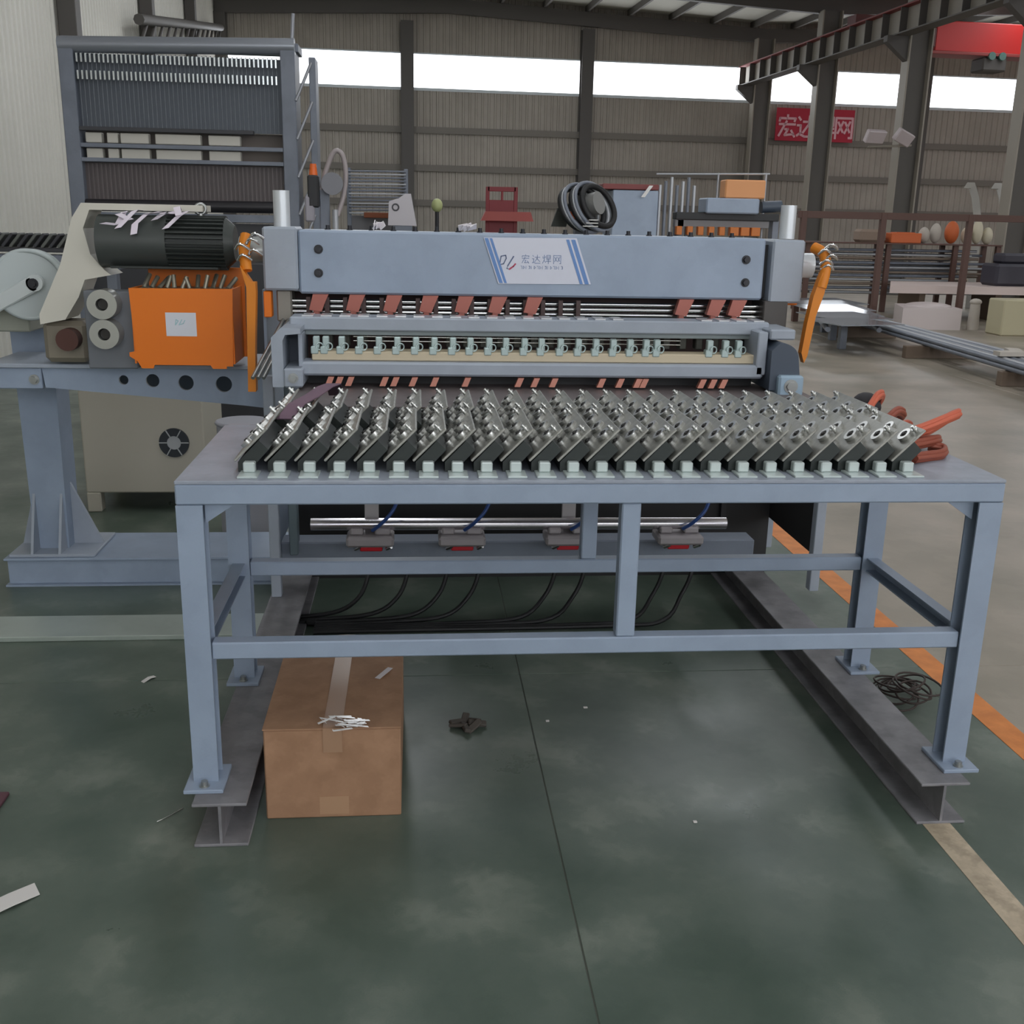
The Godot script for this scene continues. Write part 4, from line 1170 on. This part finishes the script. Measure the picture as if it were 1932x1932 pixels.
	obj("hub", sh().cyl(V(0.57, 1.78, -4.56), V(0.7, 1.82, -4.45), 0.075, -1.0, 24), plain("hub grey", 134, 134, 132, 0.4, 0.3), t)
	obj("stand", sh().box(V(0.56, 0, -4.65), V(0.68, 1.70, -4.55), 0.004), grey, t)
	obj("side_wing", sh().prism([Vector2(0.4, 1.66), Vector2(0.44, 1.78), Vector2(0.54, 1.82), Vector2(0.5, 1.66)], -4.6, -4.56), plain("dark green cloth", 52, 56, 52, 0.7), t)
	obj("orange_tag", sh().box(V(0.49, 1.69, -4.5), V(0.545, 1.76, -4.48), 0.003), plain("lamp orange", 232, 108, 40), t)
	for i in 3:
		obj("white_tie", sh().box(V(0.58 + 0.02 * i, 1.665 + 0.02 * i, -4.36), V(0.68, 1.672 + 0.02 * i, -4.33), 0.002), plain("tie white", 214, 212, 208, 0.5), t)
	# grey cabinet and the machine frames beside it
	t = thing("grey_cabinet", "plain blue-grey cabinet with a red top edge behind the upper beam, right of the coil", "cabinet", V(1.1, 0, -5.6))
	obj("body", sh().box(V(0.98, 0, -5.9), V(1.33, 1.93, -5.5), 0.006), paint(), t)
	obj("top_edge", sh().box(V(0.9, 1.935, -5.9), V(1.33, 1.975, -5.5), 0.004), plain("top edge red", 128, 66, 64, 0.6), t)
	obj("white_flag", sh().strip([V(1.2, 1.88, -5.45), V(1.235, 1.93, -5.45), V(1.26, 1.965, -5.45)], V(0.03, 0, 0), V(0, 0.001, 0.002)), plain("tie white", 214, 212, 208, 0.5), t)
	t = thing("mesh_cutting_frame", "open grey machine frame with slim uprights, a dark beam and an orange row, right rear", "machine", V(1.9, 0, -5.6))
	for i in 7:
		var x := 1.37 + 0.045 * i
		obj("upright", sh().box(V(x, 0, -5.7), V(x + 0.018, 1.98 + 0.03 * (i % 3), -5.66), 0.002), grey if i % 2 else pale, t)
	obj("motor_block", sh().box(V(1.72, 1.775, -5.8), V(2.14, 1.89, -5.55), 0.01), paint(), t)
	obj("dark_beam", sh().box(V(1.5, 1.725, -5.72), V(2.32, 1.78, -5.6), 0.004), dark, t)
	obj("dark_knob", sh().cyl(V(2.2, 1.83, -5.7), V(2.36, 1.84, -5.7), 0.045, -1.0, 18), plain("slate cover", 66, 76, 90), t)
	obj("grey_band", sh().box(V(1.5, 1.67, -5.7), V(2.25, 1.725, -5.62), 0.003), plain("wall grey panel", 122, 120, 122), t)
	for i in 8:
		obj("orange_block", sh().box(V(1.5 + 0.085 * i, 1.61, -5.62), V(1.5 + 0.085 * i + (0.07 if i > 4 else 0.045), 1.675, -5.56), 0.004), plain("orange brown", 196, 110, 40, 0.5), t)
	for x in [1.52, 2.28]:
		obj("leg", sh().box(V(x, 0, -5.72), V(x + 0.05, 1.73, -5.62), 0.003), grey, t)
	obj("thin_rail", sh().cyl(V(1.35, 2.06, -5.7), V(2.25, 2.08, -5.7), 0.008, -1.0, 6).cyl(V(2.22, 0.0, -5.7), V(2.22, 2.08, -5.7), 0.01, -1.0, 6).cyl(V(1.84, 1.7, -5.7), V(1.84, 2.08, -5.7), 0.008, -1.0, 6), pale, t)
	solo("orange_sheet", sh().box(V(1.88, 1.89, -5.78), V(2.2, 2.03, -5.62), 0.01), plain("faded orange", 222, 156, 104, 0.6), "faded orange box on top of the grey machine frame at right rear", "box")

func aisle_right() -> void:
	var rust := plain("rust primer", 92, 66, 58, 0.6)
	var pale := plain("pale steel", 168, 170, 174, 0.4, 0.3)
	var grey := worn("rack paint", 116, 122, 134)
	var t := thing("pipe_barrier", "brown steel pipe barrier with slim posts crossing the right background", "barrier", V(9.0, 0, -16.2))
	for x in [6.3, 7.75, 9.36, 11.0]:
		obj("post", sh().box(V(x - 0.05, 0, -16.1), V(x + 0.05, 1.92, -16.0), 0.004), rust, t)
	obj("rail", sh().box(V(6.2, 1.8, -16.09), V(11.6, 1.92, -16.01), 0.004), rust, t)
	# rack of bar stock, with goods on its top shelf
	t = thing("pipe_rack", "long rack stacked with grey steel bars behind the brown barrier", "rack", V(9.3, 0, -18.6))
	for x in [7.3, 8.95, 10.35, 11.25]:
		obj("post", sh().box(V(x - 0.05, 0, -18.42), V(x + 0.05, 1.335, -18.34), 0.004), rust, t)
		obj("post", sh().box(V(x - 0.05, 0, -18.98), V(x + 0.05, 1.335, -18.9), 0.004), rust, t)
	obj("top_shelf", sh().box(V(7.2, 1.335, -19.0), V(11.3, 1.365, -18.3), 0.004), rust, t)
	var brown := plain("bar brown", 132, 118, 106, 0.5, 0.3)
	for i in 11:
		for k in 3:
			var y := 0.36 + 0.085 * i + rng.randf() * 0.02
			obj("bar", sh().cyl(V(7.15 + rng.randf() * 0.3, y, -18.5 - 0.12 * k), V(10.4 + rng.randf() * 0.8, y + rng.randf_range(-0.02, 0.02), -18.5 - 0.12 * k), 0.026, -1.0, 8), [pale, brown, grey][(i * 2 + k) % 3], t)
	solo("orange_crate", sh().box(V(8.98, 1.365, -18.75), V(9.6, 1.56, -18.35), 0.012).box(V(9.1, 1.555, -18.7), V(9.48, 1.575, -18.4), 0.006), plain("crate orange", 206, 104, 56, 0.6), "flat orange crate on the top shelf of the bar rack", "crate")
	solo("brown_bale", sh().box(V(8.35, 1.365, -18.8), V(8.9, 1.62, -18.4), 0.05), plain("bale brown", 142, 124, 110, 0.8), "brown bale on the bar rack's top shelf, left of the orange crate", "bale")
	var text := ["off-white sack nearest the orange crate on the bar rack", "off-white sack beside the orange bag on the bar rack", "cream sack nearest the orange bag on the bar rack", "tallest cream sack on the bar rack, behind the barrier's last post", "cream sack at the right end of the bar rack's shelf"]
	for i in 5:
		var x: float = [9.76, 10.0, 10.66, 10.88, 11.1][i]
		var h: float = [0.16, 0.2, 0.17, 0.24, 0.17][i]
		solo("sack", sh().ball(V(x, 1.365 + h, -18.6), V(0.105, h, 0.13), 16, 10), plain("sack white", 190, 182, 172, 0.8) if i < 2 else plain("sack cream", 208, 200, 178, 0.8), text[i], "sack")
	solo("orange_bag", sh().ball(V(10.34, 1.59, -18.6), V(0.14, 0.225, 0.14)), plain("crate orange", 206, 104, 56), "orange bag on the bar rack between the off-white and cream sacks", "bag")
	for i in 2:
		var s := sh()
		var x: float = [11.15, 11.75][i]
		s.strip([V(x + 0.3, 0.0, -19.6), V(x + 0.26, 1.75, -19.6), V(x + 0.12, 2.3, -19.6), V(x - 0.02, 2.6, -19.6), V(x - 0.14, 2.48, -19.5)], V(0.16, 0, 0), V(0.0, 0.012, 0.02))
		solo("bent_steel_sheet", s, plain("bent sheet", 178, 174, 166, 0.4, 0.2), ["taller pale bent steel strip standing behind the cream sacks", "right-hand pale bent steel strip near the photo's right edge"][i], "steel strip")
	# boards on trestles
	t = thing("board_stack", "large off-white board on trestles behind the brown barrier at right", "table", V(10.2, 0, -17.1))
	obj("board", sh().prism([Vector2(8.2, -16.45), Vector2(8.9, -18.0), Vector2(12.0, -18.0), Vector2(12.0, -16.35)], 0.5, 0.64, "y"), plain("board white", 218, 200, 194, 0.5), t)
	for x in [8.9, 10.4, 11.4]:
		obj("trestle", sh().box(V(x, 0, -17.6), V(x + 0.12, 0.5, -16.7), 0.004), plain("trestle brown", 116, 100, 86, 0.6), t)
	solo("dark_machine", sh().box(V(10.35, 0.641, -17.3), V(11.5, 1.05, -16.7), 0.05).box(V(10.5, 1.05, -17.2), V(11.3, 1.24, -16.8), 0.05), plain("dark machine", 62, 60, 70, 0.5), "dark grey machine body on the large board at the right edge", "machine")
	solo("wrapped_pallet", sh().prism([Vector2(7.75, -14.85), Vector2(8.05, -15.85), Vector2(8.95, -15.85), Vector2(8.75, -14.75)], 0.0, 0.36, "y").ball(V(8.4, 0.36, -15.3), V(0.4, 0.07, 0.4), 16, 8), plain("wrap film", 204, 192, 190, 0.35), "low pallet wrapped in off-white film in front of the large board", "pallet")
	solo("white_can", sh().cyl(V(9.05, 0, -14.9), V(9.05, 0.45, -14.9), 0.1, 0.08, 16).ball(V(9.05, 0.47, -14.9), V(0.1, 0.06, 0.1), 12, 6), plain("sack white", 190, 182, 172), "small off-white can standing right of the barrier's middle post", "can")
	solo("cream_block", sh().box(V(9.0, 0, -14.4), V(10.2, 0.58, -13.9), 0.02), plain("block cream", 186, 178, 148, 0.6), "cream block at the right edge beyond the steel bars", "block")
	# glossy sheets on a low bench and bundles of bar on the floor
	t = thing("sheet_bench", "low bench of shiny steel sheets lying in the right aisle", "bench", V(6.6, 0, -14))
	var sheet := plain("glossy sheet", 176, 182, 190, 0.14, 0.6)
	for i in 5:
		var s := sh()
		var c := V(6.62 - 0.28 * i, 0.41, -15.4 + 0.95 * i)
		s.xf = Transform3D(Basis.from_euler(V([0.03, 0.09, 0.1, 0.02, 0.0][i], 0.22, 0)), c)
		s.box(V(-0.5, -0.006, -0.5), V(0.5, 0.006, 0.5), 0.0)
		obj("steel_sheet", s, sheet, t)
	for x in [-0.36, 0.36]:
		obj("bench_beam", sh().cyl(V(6.75 + x, 0.33, -15.8), V(5.42 + x, 0.33, -11.3), 0.035, -1.0, 10), grey, t)
	for i in 4:
		obj("bench_leg", sh().box(V(6.4 - 0.31 * i, 0, -15.4 + 1.15 * i), V(6.5 - 0.31 * i, 0.32, -15.3 + 1.15 * i), 0.004), grey, t)
	t = thing("bar_bundle", "long bundle of grey steel bars on blocks sloping across the right aisle", "bundle", V(6.4, 0, -11.5))
	for i in 12:
		var a := V(6.9 - 0.07 * (i % 6), 0.2 + 0.055 * (i / 6), -14.9)
		var d := V(6.55 - 0.11 * (i % 6), 0.2 + 0.055 * (i / 6), -7.4)
		obj("bar", sh().cyl(a, d, 0.03, -1.0, 8), grey if i % 2 else pale, t)
	for z in [-13.5, -11.0, -8.6]:
		obj("block", sh().box(V(6.0, 0, z), V(7.0, 0.165, z + 0.12), 0.006), plain("trestle brown", 116, 100, 86), t)
	solo("white_bracket", sh().prism([Vector2(6.15, -8.85), Vector2(6.45, -8.85), Vector2(6.6, -9.25), Vector2(6.45, -9.3), Vector2(6.36, -9.02), Vector2(6.15, -9.0)], 0.29, 0.34, "y"), plain("sack white", 190, 182, 172), "small white bracket lying on the bundle of bars at right", "bracket")
	var cu := sh()
	for i in 4:
		cu.torus(V(5.9 + 0.12 * i, 0.06, -7.3 + 0.06 * i), V(0.1 * i, 1, 0.2), 0.16, 0.018, 24, 8)
	solo("wire_coil", cu, plain("coil dark", 74, 66, 62, 0.5, 0.4), "dark wire coil on the floor at the near end of the bar bundle", "coil")

func _ready() -> void:
	rng.seed = 20180203
	set_view()
	hall_shell()
	welding_machine()
	drive_side()
	work_table()
	straighteners()
	feed_rack()
	clutter()
	aisle_right()
	floor_bits()
